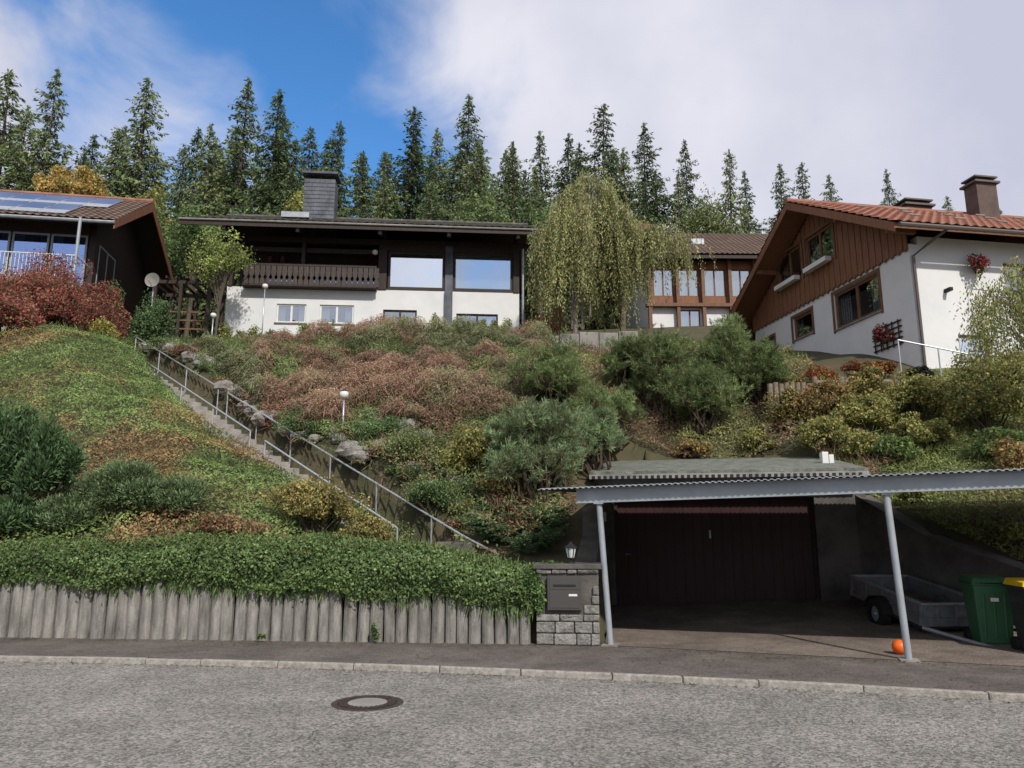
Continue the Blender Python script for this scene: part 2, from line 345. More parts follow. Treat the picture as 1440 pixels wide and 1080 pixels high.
P=[[dpt(i/N1,j/N2) for i in range(N1+1)] for j in range(N2+1)]
for j in range(N2):
    for i in range(N1): mb.poly([P[j][i],P[j][i+1],P[j+1][i+1],P[j+1][i]],DRIVE)
mb.poly([(6.75,14.75,.3),(8.2,float(yb(8.2))+.02,.003),(8.8,9,.003),(8.3,11.3,.02)],DRIVE)
mb.obj('driveway')
mb=MB(); c=(-1.41,7.75); n=40; z0=RZ+.005
def ring(r0,r1,z,m,z2=None):
    for i in range(n):
        a,b=2*math.pi*i/n,2*math.pi*(i+1)/n; z_=z if z2 is None else z2
        mb.poly([(c[0]+r0*math.cos(a),c[1]+r0*math.sin(a),z),(c[0]+r1*math.cos(a),c[1]+r1*math.sin(a),z_),(c[0]+r1*math.cos(b),c[1]+r1*math.sin(b),z_),(c[0]+r0*math.cos(b),c[1]+r0*math.sin(b),z)],m)
ring(.33,.35,z0,IRON,RZ+.001); ring(.29,.33,z0,IRON); ring(.275,.29,z0-.002,BLACK); ring(.19,.275,z0+.001,IRON); ring(.0,.19,z0+.002,CONC)
for rr,k in ((.21,26),(.235,30),(.26,34)):
    for i in range(k):
        a=2*math.pi*i/k; mb.box(Fr(c[0]+rr*math.cos(a),c[1]+rr*math.sin(a),math.cos(a),math.sin(a)),-.009,.009,-.009,.009,z0,z0+.008,IRON)
mb.obj('manhole_cover')
mb=MB(); SEAM=M('asphalt_crack',(.05,.047,.044),.9)
for (x0,y0,x1,y1) in ((-1.35,7.3,-2.2,5.4),(-2.2,5.4,-3.8,4.8),(-1.65,6.6,-1.2,5.2),(2.5,7.9,3.4,6.3)):
    k=30; px,py=x0,y0
    for i in range(k):
        t=(i+1)/k; nx_=x0+(x1-x0)*t+random.uniform(-.035,.035); ny_=y0+(y1-y0)*t+random.uniform(-.03,.03); w=random.uniform(.001,.004)
        mb.poly([(px-w,py,RZ+.004),(px+w,py,RZ+.004),(nx_+w,ny_,RZ+.004),(nx_-w,ny_,RZ+.004)],SEAM); px,py=nx_,ny_
mb.obj('road_crack')
# ------------------------------------------------------------------ palisade wall
mb=MB(); x=-15.
while x<.26:
    r=random.uniform(.078,.098); y=float(yb(x))+.11+random.uniform(-.012,.012); zt=.93+.12*math.sin(x*.9+1)*.6+random.uniform(-.04,.04)-.12*max(0,(x+3)/3)
    lx,ly=random.uniform(-.02,.02),random.uniform(-.02,.02)
    mb.tube([(x,y,-.1),(x+lx*.5,y+ly*.5,zt*.5),(x+lx,y+ly,zt-.04),(x+lx,y+ly,zt)],[r*random.uniform(1,1.05),r,r*.97,r*.75],PALI,12); x+=r*2+random.uniform(.004,.014)
mb.obj('palisade_wall',smooth=False)
# ------------------------------------------------------------------ stone pillar with mailbox
pil=empty('stone_pillar'); F=Fr(.34,11.03,.995,-.1)
mb=MB(); W=.9; z=0
while z<1.02:
    h=min(random.choice((.10,.13,.16)),1.04-z); u=0
    while u<W:
        l=min(random.uniform(.14,.34),W-u); 
        if W-u-l<.09: l=W-u
        u1=u+l
        blocked=(u<.64 and u1>.18 and z<.93 and z+h>.5)
        q=[(random.uniform(0,.05) if not blocked else -.03) for _ in range(4)]
        mb.hexa([F.w(u+.006,-q[0],z+.006),F.w(u1-.006,-q[1],z+.006),F.w(u1-.006,.42,z+.006),F.w(u+.006,.42,z+.006),
                 F.w(u+.006,-q[2],z+h-.006),F.w(u1-.006,-q[3],z+h-.006),F.w(u1-.006,.42,z+h-.006),F.w(u+.006,.42,z+h-.006)],STONE)
        u=u1
    z+=h
mb.box(F,.01,W-.01,.02,.44,0,1.03,CONCD); mb.obj('blocks',pil,bevel=.016)
mb=MB(); mb.box(F,-.04,W+.04,-.05,.47,1.04,1.11,CONCD); mb.obj('cap_slab',pil,bevel=.01)
mb=MB(); mb.box(F,.17,.65,-.06,.2,.48,.95,MAILM); mb.box(F,.20,.62,-.067,-.062,.76,.92,MAILM); mb.box(F,.20,.62,-.067,-.062,.51,.745,MAILM); mb.box(F,.47,.59,-.071,-.068,.67,.70,PLASTW); mb.box(F,.25,.57,-.073,-.068,.80,.83,BLACK)
mb.obj('mailbox',pil,bevel=.003)
lan=empty('lantern'); cx,cy,_=F.w(.5,.2,0); mb=MB()
mb.tube([(cx,cy,1.11),(cx,cy,1.13),(cx,cy,1.135)],[.06,.055,.03],BLACK,12); mb.tube([(cx,cy,1.13),(cx,cy,1.19)],.015,BLACK)
LG=M('lantern_glass',(.55,.57,.55),.2)
mb.tube([(cx,cy,1.19),(cx,cy,1.20),(cx,cy,1.33)],[.05,.055,.085],LG,6); mb.tube([(cx,cy,1.33),(cx,cy,1.34),(cx,cy,1.39),(cx,cy,1.42)],[.105,.105,.03,.02],BLACK,6)
for i in range(6):
    a=2*math.pi*i/6; x0=cx+.057*math.cos(a); y0=cy+.057*math.sin(a); mb.tube([(x0,y0,1.19),(cx+.088*math.cos(a),cy+.088*math.sin(a),1.335)],.006,BLACK,4)
mb.obj('lamp',lan)
# ------------------------------------------------------------------ garage
gar=empty('garage'); G=Fr(2.0,15.6,.978,-.2); mb=MB()
mb.box(G,-.3,.1,-.0,3.4,-.1,2.62,CONCD); mb.box(G,4.0,4.95,0,3.4,-.1,2.62,CONCD); mb.box(G,.1,4.0,.002,.3,2.22,2.62,CONCD); mb.box(G,.1,4.0,3.0,3.4,-.1,2.6,CONCD)
mb.obj('walls',gar)
mb=MB()
for i in range(20):
    u=.16+i*(3.78/20); mb.box(G,u,u+3.78/20-.004,.16,.19,.1,2.2,DOORM)
mb.box(G,.1,.16,.12,.22,.05,2.22,DARKW); mb.box(G,3.94,4.0,.12,.22,.05,2.22,DARKW); mb.box(G,.16,3.94,.19,.22,.02,2.22,DARKIN); mb.box(G,.16,3.94,.13,.2,.04,.1,GALV)
mb.tube([G.w(.32,.1,1.1),G.w(.32,.13,1.1),G.w(.42,.11,1.1)],.012,GALV,6); mb.box(G,1.98,2.02,.13,.16,1.42,1.58,GALV)
mb.obj('garage_door',gar)
mb=MB(); mb.prism(G,[(-.35,2.62),(-.35,2.75),(4.0,3.38),(4.0,3.2)],-.35,4.95,MOSSR,axis='u')
mb.box(G,-.36,4.96,-.37,-.352,2.6,2.69,CONC)
for i in range(44): mb.box(G,-.3+i*.118,-.3+i*.118+.06,-.38,-.372,2.6,2.66,DARKIN)
mb.obj('roof_slab',gar)
fc=bpy.data.curves.new('house_number','FONT'); fc.body='3'; fc.size=.24; fc.extrude=.005; fo=bpy.data.objects.new('house_number',fc); COL.objects.link(fo); fc.materials.append(PLASTW)
fo.location=G.w(-.2,-.02,1.45); fo.rotation_euler=(R(90),0,math.atan2(G.u[1],G.u[0])); fo.parent=gar
mb=MB(); mb.box(G,-.24,-.06,-.06,0,1.75,1.95,PLASTW); mb.obj('meter_box',gar,bevel=.01)
mb=MB(); p=(6.75,16.0); mb.box(Fr(p[0],p[1],1,-.1),-.13,.0,-.1,.1,2.85,3.22,PLASTW); mb.box(Fr(p[0],p[1],1,-.1),.01,.11,-.1,.1,2.85,3.16,PLASTW); mb.obj('vent_box',bevel=.01)
def topwall(name,pts,th,m,side=1):
    mb=MB()
    for i in range(len(pts)-1):
        (x0,y0,z0),(x1,y1,z1)=pts[i],pts[i+1]; l=math.hypot(x1-x0,y1-y0); nx_,ny_=-(y1-y0)/l*th*side,(x1-x0)/l*th*side
        mb.hexa([(x0,y0,-.2),(x1,y1,-.2),(x1+nx_,y1+ny_,-.2),(x0+nx_,y0+ny_,-.2),(x0,y0,z0),(x1,y1,z1),(x1+nx_,y1+ny_,z1),(x0+nx_,y0+ny_,z0)],m)
    return mb.obj(name)
topwall('retaining_wall',[(1.22,11.42,1.0),(1.55,13.3,1.5),(1.78,15.6,2.5)],.32,CONCD,1)
topwall('retaining_wall',[(6.66,14.64,2.25),(7.2,13.3,1.5),(7.95,11.2,.84),(8.6,8.9,.7)],.4,CONCD,1)
topwall('retaining_wall',[(8.5,8.72,.7),(30,1.4,.7)],.3,CONCD,1)
# ------------------------------------------------------------------ carport canopy
car=empty('carport_canopy'); B0=np.array((.95,11.12)); B1=np.array((4.9,9.72)); bd=(B1-B0)/np.linalg.norm(B1-B0); K=Fr(B0[0],B0[1],bd[0],bd[1])
mb=MB(); U1=7.4; RS=.022
def vb(u): return 4.42+.115*min(max(u,0),4.4)
def beam(v0,v1,z0,z1,m,u0=0,u1=U1): mb.hexa([K.w(u0,v0,z0+RS*u0),K.w(u1,v0,z0+RS*u1),K.w(u1,v1,z0+RS*u1),K.w(u0,v1,z0+RS*u0),K.w(u0,v0,z1+RS*u0),K.w(u1,v0,z1+RS*u1),K.w(u1,v1,z1+RS*u1),K.w(u0,v1,z1+RS*u0)],m)
beam(0,.012,1.98,2.17,GALVP); beam(-.055,0,1.97,1.983,GALVP); beam(-.055,0,2.165,2.18,GALVP)
mb.obj('front_beam',car)
mb=MB(); per=.085; u=-.55; pr=[]
while u<U1+.1:
    pr+=[(u,2.19+RS*u),(u+.03,2.19+RS*u),(u+.04,2.206+RS*u),(u+.07,2.206+RS*u)]; u+=per
for i in range(len(pr)-1):
    (a,za),(b,zb)=pr[i],pr[i+1]; mb.poly([K.w(a,-.16,za),K.w(b,-.16,zb),K.w(b,vb(b),zb+.14),K.w(a,vb(a),za+.14)],GALVP)
    mb.poly([K.w(a,-.16,za-.012),K.w(b,-.16,zb-.012),K.w(b,-.16,zb),K.w(a,-.16,za)],GALVP)
    mb.poly([K.w(a,-.16,za-.012),K.w(b,-.16,zb-.012),K.w(b,vb(b),zb+.128),K.w(a,vb(a),za+.128)],CONCD)
mb.obj('corrugated_roof',car)
mb=MB()
for u in (.0,1.2,2.4,3.6,4.8,6.0,7.3): 
    r_=RS*u; mb.hexa([K.w(u,.015,2.0+r_),K.w(u+.07,.015,2.0+r_),K.w(u+.07,4.3,2.15+r_),K.w(u,4.3,2.15+r_),K.w(u,.015,2.165+r_),K.w(u+.07,.015,2.165+r_),K.w(u+.07,4.3,2.29+r_),K.w(u,4.3,2.29+r_)],GALV)
mb.obj('joists',car)
mb=MB()
for (x,y,tx,ty,h) in ((1.38,10.96,1.27,11.02,1.98),(4.92,9.74,4.85,9.77,2.06)):
    mb.tube([(x,y,0),(tx,ty,h)],.043,GALVP,16); mb.box(Fr(x,y,1,-.3),-.11,.11,-.11,.11,0,.02,CONC); mb.box(Fr(tx,ty,1,-.3),-.07,.07,-.07,.07,h-.02,h-.004,GALVP)
mb.obj('posts',car,smooth=False)
# ------------------------------------------------------------------ trailer
tr=empty('box_trailer'); TM=Matrix.Translation((6.5,12.55,.27))@Matrix.Rotation(R(185),4,'Z')@Matrix.Rotation(R(-8.5),4,'X')
mb=MB(); w=.5; zb=.1; zt=.38; a,b=-.95,.98; f=ID
mb.box(f,-w,w,a,b,zb,zb+.02,GREYW)
mb.box(f,-w-.02,-w,a,b,zb-.04,zt,TRL); mb.box(f,w,w+.02,a,b,zb-.04,zt,TRL); mb.box(f,-w,w,a-.02,a,zb-.04,zt,TRL); mb.box(f,-w,w,b,b+.02,zb-.04,zt,TRL)
for s in (-1,1):
    for yy in (a,-.5,-.05,.4,b-.05): mb.box(f,min(s*(w+.02),s*(w+.05)),max(s*(w+.02),s*(w+.05)),yy,yy+.045,zb-.03,zt-.01,TRL)
    mb.box(f,min(s*(w-.01),s*(w+.05)),max(s*(w-.01),s*(w+.05)),a-.03,b+.03,zt,zt+.03,GALV)
    mb.box(f,min(s*(w+.02),s*(w+.04)),max(s*(w+.02),s*(w+.04)),a,b,zb+.1,zb+.12,TRL)
mb.box(f,-w,w,b-.01,b+.05,zt,zt+.03,GALV); mb.box(f,-w,w,a-.05,a+.01,zt,zt+.03,GALV)
for xx in (-.3,0,.3): mb.box(f,xx-.02,xx+.02,b+.022,b+.05,zb-.02,zt-.01,TRL)
mb.box(f,-w+.02,w-.02,b+.022,b+.035,zb+.1,zb+.12,TRL); mb.box(f,-w-.04,w+.04,a,b,zb-.08,zb-.042,DARKIN)
REDR=M('red_reflector',(.4,.02,.02),.3); mb.box(f,w+.052,w+.058,a+.1,a+.16,zb+.03,zb+.08,REDR)
mb.obj('box_body',tr,bevel=.004,matrix=TM)
mb=MB(); mb.tube([(-w,b,.04),(-.04,2.2,.03)],.03,GALV); mb.tube([(w,b,.04),(.04,2.2,.03)],.03,GALV); mb.tube([(0,2.1,.03),(0,2.52,.03)],.034,GALV); mb.sphere((0,2.53,.04),.055,GALV,(1,1.3,.8))
mb.box(f,-.03,.03,2.3,2.42,.06,.13,BLACK); mb.tube([(-.62,0,0),(.62,0,0)],.025,GALV); mb.obj('drawbar_axle',tr,matrix=TM)
mb=MB()
for s in (-1,1):
    x0=s*.60; 
    for (r0,r1,h,m) in ((.12,.235,.075,BLACK),(.0,.125,.06,GALV)):
        nn=28
        for i in range(nn):
            A,Bq=2*math.pi*i/nn,2*math.pi*(i+1)/nn
            def pt(r,t,xx): return (x0+xx,r*math.cos(t),r*math.sin(t))
            for xx in (-h,h): mb.poly([pt(r0,A,xx),pt(r1,A,xx*.85),pt(r1,Bq,xx*.85),pt(r0,Bq,xx)],m)
            mb.poly([pt(r1,A,-h*.85),pt(r1,Bq,-h*.85),pt(r1,Bq,h*.85),pt(r1,A,h*.85)],m)
    mb.sphere((x0+s*.05,0,0),.04,GALV)
    for i in range(8):
        A=math.pi*(.05+.9*i/8); Bq=math.pi*(.05+.9*(i+1)/8); r=.27
        q=[(x0+sx*.1,rr*math.cos(t),rr*math.sin(t)) for rr in (r,r+.012) for (sx,t) in ((-1,A),(1,A),(1,Bq),(-1,Bq))]; mb.hexa(q,BLACK)
mb.obj('wheels_fenders',tr,matrix=TM)
def bin_(x,y,body,lid,rot):
    e=empty('wheelie_bin'); c,s=math.cos(rot),math.sin(rot); F=Fr(x,y,c,s); mb=MB()
    mb.hexa([F.w(-.2,-.22,.05),F.w(.2,-.22,.05),F.w(.2,.2,.05),F.w(-.2,.2,.05),F.w(-.245,-.28,.86),F.w(.245,-.28,.86),F.w(.245,.26,.86),F.w(-.245,.26,.86)],body)
    for uu in (-.13,0,.13): mb.hexa([F.w(uu-.02,-.235,.12),F.w(uu+.02,-.235,.12),F.w(uu+.02,-.2,.12),F.w(uu-.02,-.2,.12),F.w(uu-.02,-.288,.72),F.w(uu+.02,-.288,.72),F.w(uu+.02,-.25,.72),F.w(uu-.02,-.25,.72)],body)
    mb.box(F,-.265,.265,-.30,.275,.83,.865,body); mb.obj('body',e,bevel=.02)
    mb=MB(); mb.hexa([F.w(-.275,-.32,.868),F.w(.275,-.32,.868),F.w(.275,.3,.868),F.w(-.275,.3,.868),F.w(-.24,-.27,.925),F.w(.24,-.27,.925),F.w(.24,.27,.955),F.w(-.24,.27,.955)],lid)
    mb.box(F,-.15,.15,-.345,-.31,.872,.895,lid); mb.obj('lid',e,bevel=.018)
    mb=MB(); mb.tube([F.w(-.26,.33,.86),F.w(.26,.33,.86)],.016,body); mb.box(F,-.05,.05,-.3,-.291,.62,.67,PLASTW)
    for uu in (-.23,.23): mb.tube([F.w(uu-.025,.22,.1),F.w(uu+.025,.22,.1)],.1,BLACK,20)
    mb.obj('wheels_handle',e)
bin_(6.72,10.95,BING,BING,R(-14)); bin_(6.88,10.15,BINB,YEL,R(-12))
mb=MB(); mb.sphere((5.02,10.15,.1),.092,ORANGE,n=24); mb.obj('ball',smooth=True)
# ------------------------------------------------------------------ stairs with railing
sta=empty('garden_stairs'); S_=Fr(ST[0],ST[1],sdir[0],sdir[1]); ns=42; mb=MB()
def sz(a): return ST[2]+Sd[2]*min(max(a/SL,-.1),1.02)
for i in range(ns):
    a0=SL*i/ns; a1=SL*(i+1)/ns; z=sz(a0); mb.box(S_,a0,a1+.05,-.52,.52,z-.17,z-.02,STEPS)
    mb.box(S_,a0-.01,a1+.02,-.53,.53,z-.0201,z+.02,STEPS)
mb.obj('steps',sta,bevel=.006)
mb=MB()
for i in range(14):
    a0=SL*i/14; a1=SL*(i+1)/14
    mb.hexa([S_.w(a0,.54,sz(a0)-.5),S_.w(a1,.54,sz(a1)-.5),S_.w(a1,.62,sz(a1)-.5),S_.w(a0,.62,sz(a0)-.5),S_.w(a0,.54,sz(a0)+.03),S_.w(a1,.54,sz(a1)+.03),S_.w(a1,.62,sz(a1)+.03),S_.w(a0,.62,sz(a0)+.03)],CONC)
mb.obj('cheek_wall',sta)
mb=MB()
def rail(b,a_s,a_e,hgt):
    k=12; return [S_.w(a_s+(a_e-a_s)*i/k,b,sz(a_s+(a_e-a_s)*i/k)+hgt) for i in range(k+1)]
for (b,s0,s1) in ((-.6,-.2,11.6),(-.6,12.3,17.0),(.6,.5,7.2),(.6,7.8,18.2)):
    P=rail(b,s0,s1,.88); mb.tube(P,.021,RAILM,8); P2=rail(b,s0,s1,.45); 
    if b<0: mb.tube(P2,.012,RAILM,6)
    nn=max(2,int((s1-s0)/1.7))
    for i in range(nn+1):
        a=s0+(s1-s0)*i/nn; mb.tube([S_.w(a,b,sz(a)-.3),S_.w(a,b,sz(a)+.88)],.017,RAILM,6)
mb.obj('handrail',sta)
# ------------------------------------------------------------------ MAIN HOUSE
hs=empty('chalet_house'); F=Fr(-11.76,29.5,.997,.078); mb=MB()
holesL=[(2.05,3.25,9.95,10.75),(3.8,5.2,9.95,10.75),(9.45,11.2,9.6,10.5),(6.4,7.8,9.7,10.6)]
wallh(mb,F,'u',0,12.1,8.0,11.45,0,.3,holesL,WHITE); mb.box(F,0,.3,.3,8,8.0,11.45,WHITE); mb.box(F,11.8,12.1,.3,8,8.0,11.45,WHITE)
mb.obj('lower_walls',hs)
mb=MB()
for h in holesL: window(mb,F,'u',*h,0,1,PLASTW if h[0]<6 else DARKW,GLASSC,1,sill=CONC)
mb.obj('lower_windows',hs)
mb=MB()
mb.box(F,.3,12.0,7.7,8,11.45,14.0,DARKW); mb.box(F,.0,.18,1.6,7.7,11.46,13.9,DARKW); mb.box(F,11.9,12.08,.2,7.7,11.46,13.9,DARKW)
mb.box(F,.6,6.2,.0,1.7,11.4501,11.5,DARKW)
hl=[(1.0,2.5,11.6,13.0),(2.9,4.2,11.6,13.0),(4.5,5.9,11.6,13.0)]
wallh(mb,F,'u',.18,6.2,11.5,14.0,1.7,1.85,hl,DARKW)
for h in hl: window(mb,F,'u',*h,1.7,1,DARKW,GLASSB,0,back=CURT if h[0]>4 else None)
mb.box(F,.2,6.2,.1,.3,13.05,13.25,DARKW); mb.box(F,.2,6.2,1.0,1.15,12.75,12.9,DARKW)
for (u0,u1,m) in ((.05,.2,DARKW),(6.15,6.5,DARKW),(8.95,9.28,SLATE),(11.85,12.1,DARKW),(2.95,3.1,DARKW)):
    mb.box(F,u0,u1,-.05,.2,11.46,13.45,m)
mb.box(F,8.95,9.28,-.14,0,9.0,11.46,SLATE)
mb.box(F,6.3,6.42,.2,1.7,11.46,14.0,DARKW)
mb.box(F,-.6,12.7,-.02,.2,13.45,13.68,DARKW)
mb.box(F,6.5,8.95,.0,.18,13.2,13.45,DARKW); mb.box(F,9.28,11.85,.0,.18,13.2,13.45,DARKW); mb.box(F,6.5,11.85,.0,.18,11.46,11.52,DARKW)
mb.obj('upper_timber_frame',hs)
mb=MB()
window(mb,F,'u',6.55,8.93,11.52,13.2,-.02,1,DARKW,GLASS,0,fw=.1,split=.35); window(mb,F,'u',9.3,11.83,11.52,13.2,-.02,1,DARKW,glass_mat('window_glass_curtained',.45),0,fw=.1,split=1.1,bd=.12)
mb.obj('picture_windows',hs)
mb=MB(); u=.75
mb.box(F,.7,6.12,-.42,-.3,12.26,12.34,DARKW); mb.box(F,.7,6.12,-.4,-.33,11.98,12.06,DARKW); mb.box(F,.7,6.12,-.4,-.33,11.5,11.56,DARKW); mb.box(F,.7,6.12,-.45,.0,11.38,11.45,DARKW)
BALW=M('balcony_boards',(.04,.031,.027),.7,col2=(.075,.06,.053),nscale=4,stretch=(6,6,1),bump=.2)
while u<6.05:
    w=.19; z0,z1=11.42,12.24
    pts=[(u,z0),(u+w,z0),(u+w,z0+.22),(u+w-.055,z0+.33),(u+w,z0+.44),(u+w,z1),(u,z1),(u,z0+.44),(u+.055,z0+.33),(u,z0+.22)]
    mb.prism(F,pts,-.44,-.42,BALW); u+=w+.03
mb.obj('balcony_railing',hs)
mb=MB(); pr=[(-1.45,13.55),(-1.45,13.74),(4.2,16.25),(9.8,13.8),(9.8,13.6),(4.2,16.02)]
mb.prism(F,pr,-1.55,12.9,DARKW,axis='u'); mb.box(F,-1.57,12.92,-1.5,-1.452,13.5,13.76,DARKW)
for u in (.1,3.0,6.3,9.1,11.95):
    mb.prism(F,[(-1.3,13.38),(-1.3,13.56),(.2,14.2),(.2,13.9)],u-.09,u+.09,DARKW,axis='u'); mb.box(F,u-.06,u+.06,-1.325,-1.302,13.4,13.55,CONC)
mb.obj('roof_structure',hs)
mb=MB(); tiles(mb,F,-1.55,12.9,-1.42,13.75,4.2,16.26,TILED); mb.tube([F.w(-1.55,4.2,16.32),F.w(12.9,4.2,16.32)],.12,TILED); mb.tube([F.w(-1.6,-1.53,13.72),F.w(12.95,-1.53,13.7)],.045,CONC)
mb.box(F,1.7,2.9,1.2,2.1,15.1,15.35,GALV); mb.obj('roof_tiles',hs)
mb=MB(); c0=Fr(*F.w(2.15,3.4,0)[:2],*F.u)
mb.box(c0,0,1.45,0,.9,14.5,18.0,SLATE)
for r in range(15):
    for c in range(6):
        off=.12 if r%2 else 0; a=max(0,c*.245-off); b=min(1.45,(c+1)*.245-off+(.2 if c==5 else 0)); mb.hexa([c0.w(a+.004,-.03,15+r*.2),c0.w(b-.004,-.03,15+r*.2),c0.w(b-.004,.02,15+r*.2),c0.w(a+.004,.02,15+r*.2),c0.w(a+.004,-.008,15+r*.2+.2),c0.w(b-.004,-.008,15.2+r*.2),c0.w(b-.004,.02,15.2+r*.2),c0.w(a+.004,.02,15.2+r*.2)],SLATE)
for (a,b) in ((.1,.25),(1.2,1.35),(.65,.8)): mb.box(c0,a,b,.15,.75,18.0,18.25,DARKIN)
mb.box(c0,-.12,1.57,-.12,1.02,18.25,18.36,SLATE); mb.obj('chimney',hs)
mb=MB(); mb.tube([F.w(6.0,-.15,13.4),F.w(6.0,-.15,13.15)],.01,BLACK,6); mb.sphere(F.w(6.0,-.15,13.05),.12,PLASTW); 
for uu in (1.25,1.8): mb.tube([F.w(uu,1.6,13.1),F.w(uu,1.6,13.2),F.w(uu,1.6,13.4)],[.05,.11,.04],TILE)
mb.tube([F.w(12.25,-.1,13.4),F.w(12.25,-.1,9.2)],.05,GALV)
mb.obj('balcony_fittings',hs)
per_=empty('pergola'); mb=MB()
for u in (-2.6,-1.6,-.5):
    for v in (-.6,1.2): mb.box(F,u-.06,u+.06,v-.06,v+.06,8.3,11.3,DARKW)
for v in (-.6,1.2): mb.box(F,-3.0,-.1,v-.05,v+.05,11.3,11.44,DARKW)
for i in range(8): mb.box(F,-2.9+i*.38,-2.84+i*.38,-.9,1.5,11.44,11.54,DARKW)
for i in range(3): mb.box(F,-2.6,-.5,-.64,-.61,9.4+i*.35,9.46+i*.35,BROWN2)
mb.obj('timber',per_)
mb=MB()
for i in range(12): mb.box(F,12.3+i*.13,12.41+i*.13,-.3-.1*i,-.27-.1*i,8.6,10.2+.03*i,BROWNW)
mb.obj('wooden_fence')
# ------------------------------------------------------------------ RIGHT HOUSE
rh=empty('gabled_house'); F=Fr(11.67,20.8,.986,.165); mb=MB()
Vend=9.4; E=10.0; AP=13.05
hf=[(3.1,4.6,8.55,9.45),(1.3,2.3,6.4,7.15),(6,7.5,8.6,9.55)]
hg=[(1.45,3.85,8.25,9.5),(5.2,6.5,8.55,9.4),(7.9,8.9,8.6,9.1)]
wallh(mb,F,'u',.3,14,5,E+.1,0,.3,hf,WHITE); wallh(mb,F,'v',0,Vend,5,9.85,0,.3,hg,WHITE); mb.box(F,.3,14,Vend-.3,Vend,5,9.8,WHITE); mb.box(F,13.7,14,.3,Vend-.3,5,9.8,WHITE)
mb.obj('rendered_walls',rh)
mb=MB()
window(mb,F,'u',*hf[0],0,1,BROWN2,GLASSC,1,sill=CONC); window(mb,F,'u',*hf[1],0,1,BROWN2,GLASS,0,sill=CONC); window(mb,F,'u',*hf[2],0,1,BROWN2,GLASS,1,sill=CONC)
window(mb,F,'v',*hg[0],0,1,BROWN2,GLASSC,1,fw=.1,sill=CONC); window(mb,F,'v',*hg[1],0,1,BROWN2,GLASSC,0,fw=.1,sill=CONC); window(mb,F,'v',*hg[2],0,1,BROWN2,GLASSC,0,sill=CONC)
for h in hg:
    a,b,z0,z1=h
    for q in ((a-.1,a,z0-.1,z1+.1),(b,b+.1,z0-.1,z1+.1),(a,b,z1,z1+.1)): mb.box(F,-.03,-.002,q[0],q[1],q[2],q[3],BROWN2)
mb.obj('windows',rh)
mb=MB(); v=-.0; hw=[(3.45,5.15,10.75,12.0),(5.45,7.2,10.75,12.0)]
def rake(v): return E+ (AP-E)*min((v+.7)/5.4,1) if v<4.7 else AP-(AP-E)*(v-4.7)/5.4
i=0
while v<Vend:
    w=.155; z0=9.62+(.05 if i%2 else 0); z1=min(rake(v),rake(v+w))-.12; segs=[(z0,z1)]
    for h in hw:
        if h[0]<v+w/2<h[1]: segs=[(z0,h[2]),(h[3],z1)]
    for s in segs:
        if s[1]>s[0]+.03:
            if s[0]==z0: mb.prism(F,[(v,s[0]+.07),(v+w/2,s[0]),(v+w-.012,s[0]+.07),(v+w-.012,s[1]),(v,s[1])],-.07-.015*(i%2),-.03,BROWNW,axis='u')
            else: mb.box(F,-.07-.015*(i%2),-.03,v,v+w-.012,s[0],s[1],BROWNW)
    v+=w; i+=1
mb.prism(F,[(-.0,9.85),(-.0,rake(0)-.13),(4.7,AP-.13),(Vend,rake(Vend)-.13),(Vend,9.85),(7.2,9.85),(7.2,12.0),(3.45,12.0),(3.45,9.85)],-.03,0,DARKW,axis='u')
mb.box(F,-.03,0,3.45,7.2,9.85,10.75,DARKW); mb.box(F,-.03,0,5.15,5.45,10.75,12,DARKW)
for h in hw:
    window(mb,F,'v',*h,-.1,1,BROWN2,GLASSC,1,fw=.09); a,b,z0,z1=h
    mb.box(F,-.36,-.12,a+.15,b-.15,z0-.1,z0+.06,WHITE); mb.box(F,-.12,-.09,a-.1,a,z0-.1,z1+.1,BROWN2); mb.box(F,-.12,-.09,b,b+.1,z0-.1,z1+.1,BROWN2); mb.box(F,-.12,-.09,a,b,z1,z1+.1,BROWN2)
mb.obj('gable_cladding',rh)
mb=MB(); th=.16
pr=[(-.75,E-.02),(-.75,E-.02+th),(4.7,AP+th),(11.2,AP+th-(AP-E)*6.5/5.4),(11.2,AP-(AP-E)*6.5/5.4),(4.7,AP)]
mb.prism(F,pr,-.95,14.8,BROWNW,axis='u')
mb.prism(F,[(p[0],p[1]-(.12 if k in (0,4,5) else -.0)) for k,p in enumerate(pr)],-.99,-.952,BROWNW,axis='u')
for v in (-.3,2.1,4.7,7.3,10.2): mb.box(F,-.9,-.0,v-.07,v+.07,rake(v)-.2,rake(v)-.02,BROWNW)
mb.obj('roof_structure',rh)
mb=MB(); tiles(mb,F,-1.0,14.8,-.85,E+th-.08,4.7,AP+th,TILE,cw=.3,rh=.38,amp=.04); tiles(mb,F,-1.0,14.8,11.2,AP+th-(AP-E)*6.5/5.4,4.7,AP+th,TILE)
mb.tube([F.w(-1,4.7,AP+th+.05),F.w(14.8,4.7,AP+th+.05)],.11,TILE,10)
for r in range(3):
    for u in np.arange(.4,8,1.5): mb.tube([F.w(u+.7*(r%2),.3+r*1.2,E+.93+r*.68),F.w(u+.35+.7*(r%2),.3+r*1.2,E+.93+r*.68)],.03,CONC)
mb.obj('roof_tiles',rh)
GUT=M('copper_gutter',(.12,.10,.09),.5,metal=.5); mb=MB()
mb.tube([F.w(-.95,-.92,E+.02),F.w(14.8,-.92,E+.02)],.07,GUT); mb.tube([F.w(.6,-.9,E),F.w(.3,-.4,E-.3),F.w(.06,-.08,E-.55),F.w(.06,-.08,6)],.045,GUT)
mb.obj('gutter',rh)
mb=MB(); CCL=M('chimney_cladding',(.075,.055,.048),.8,col2=(.12,.085,.07))
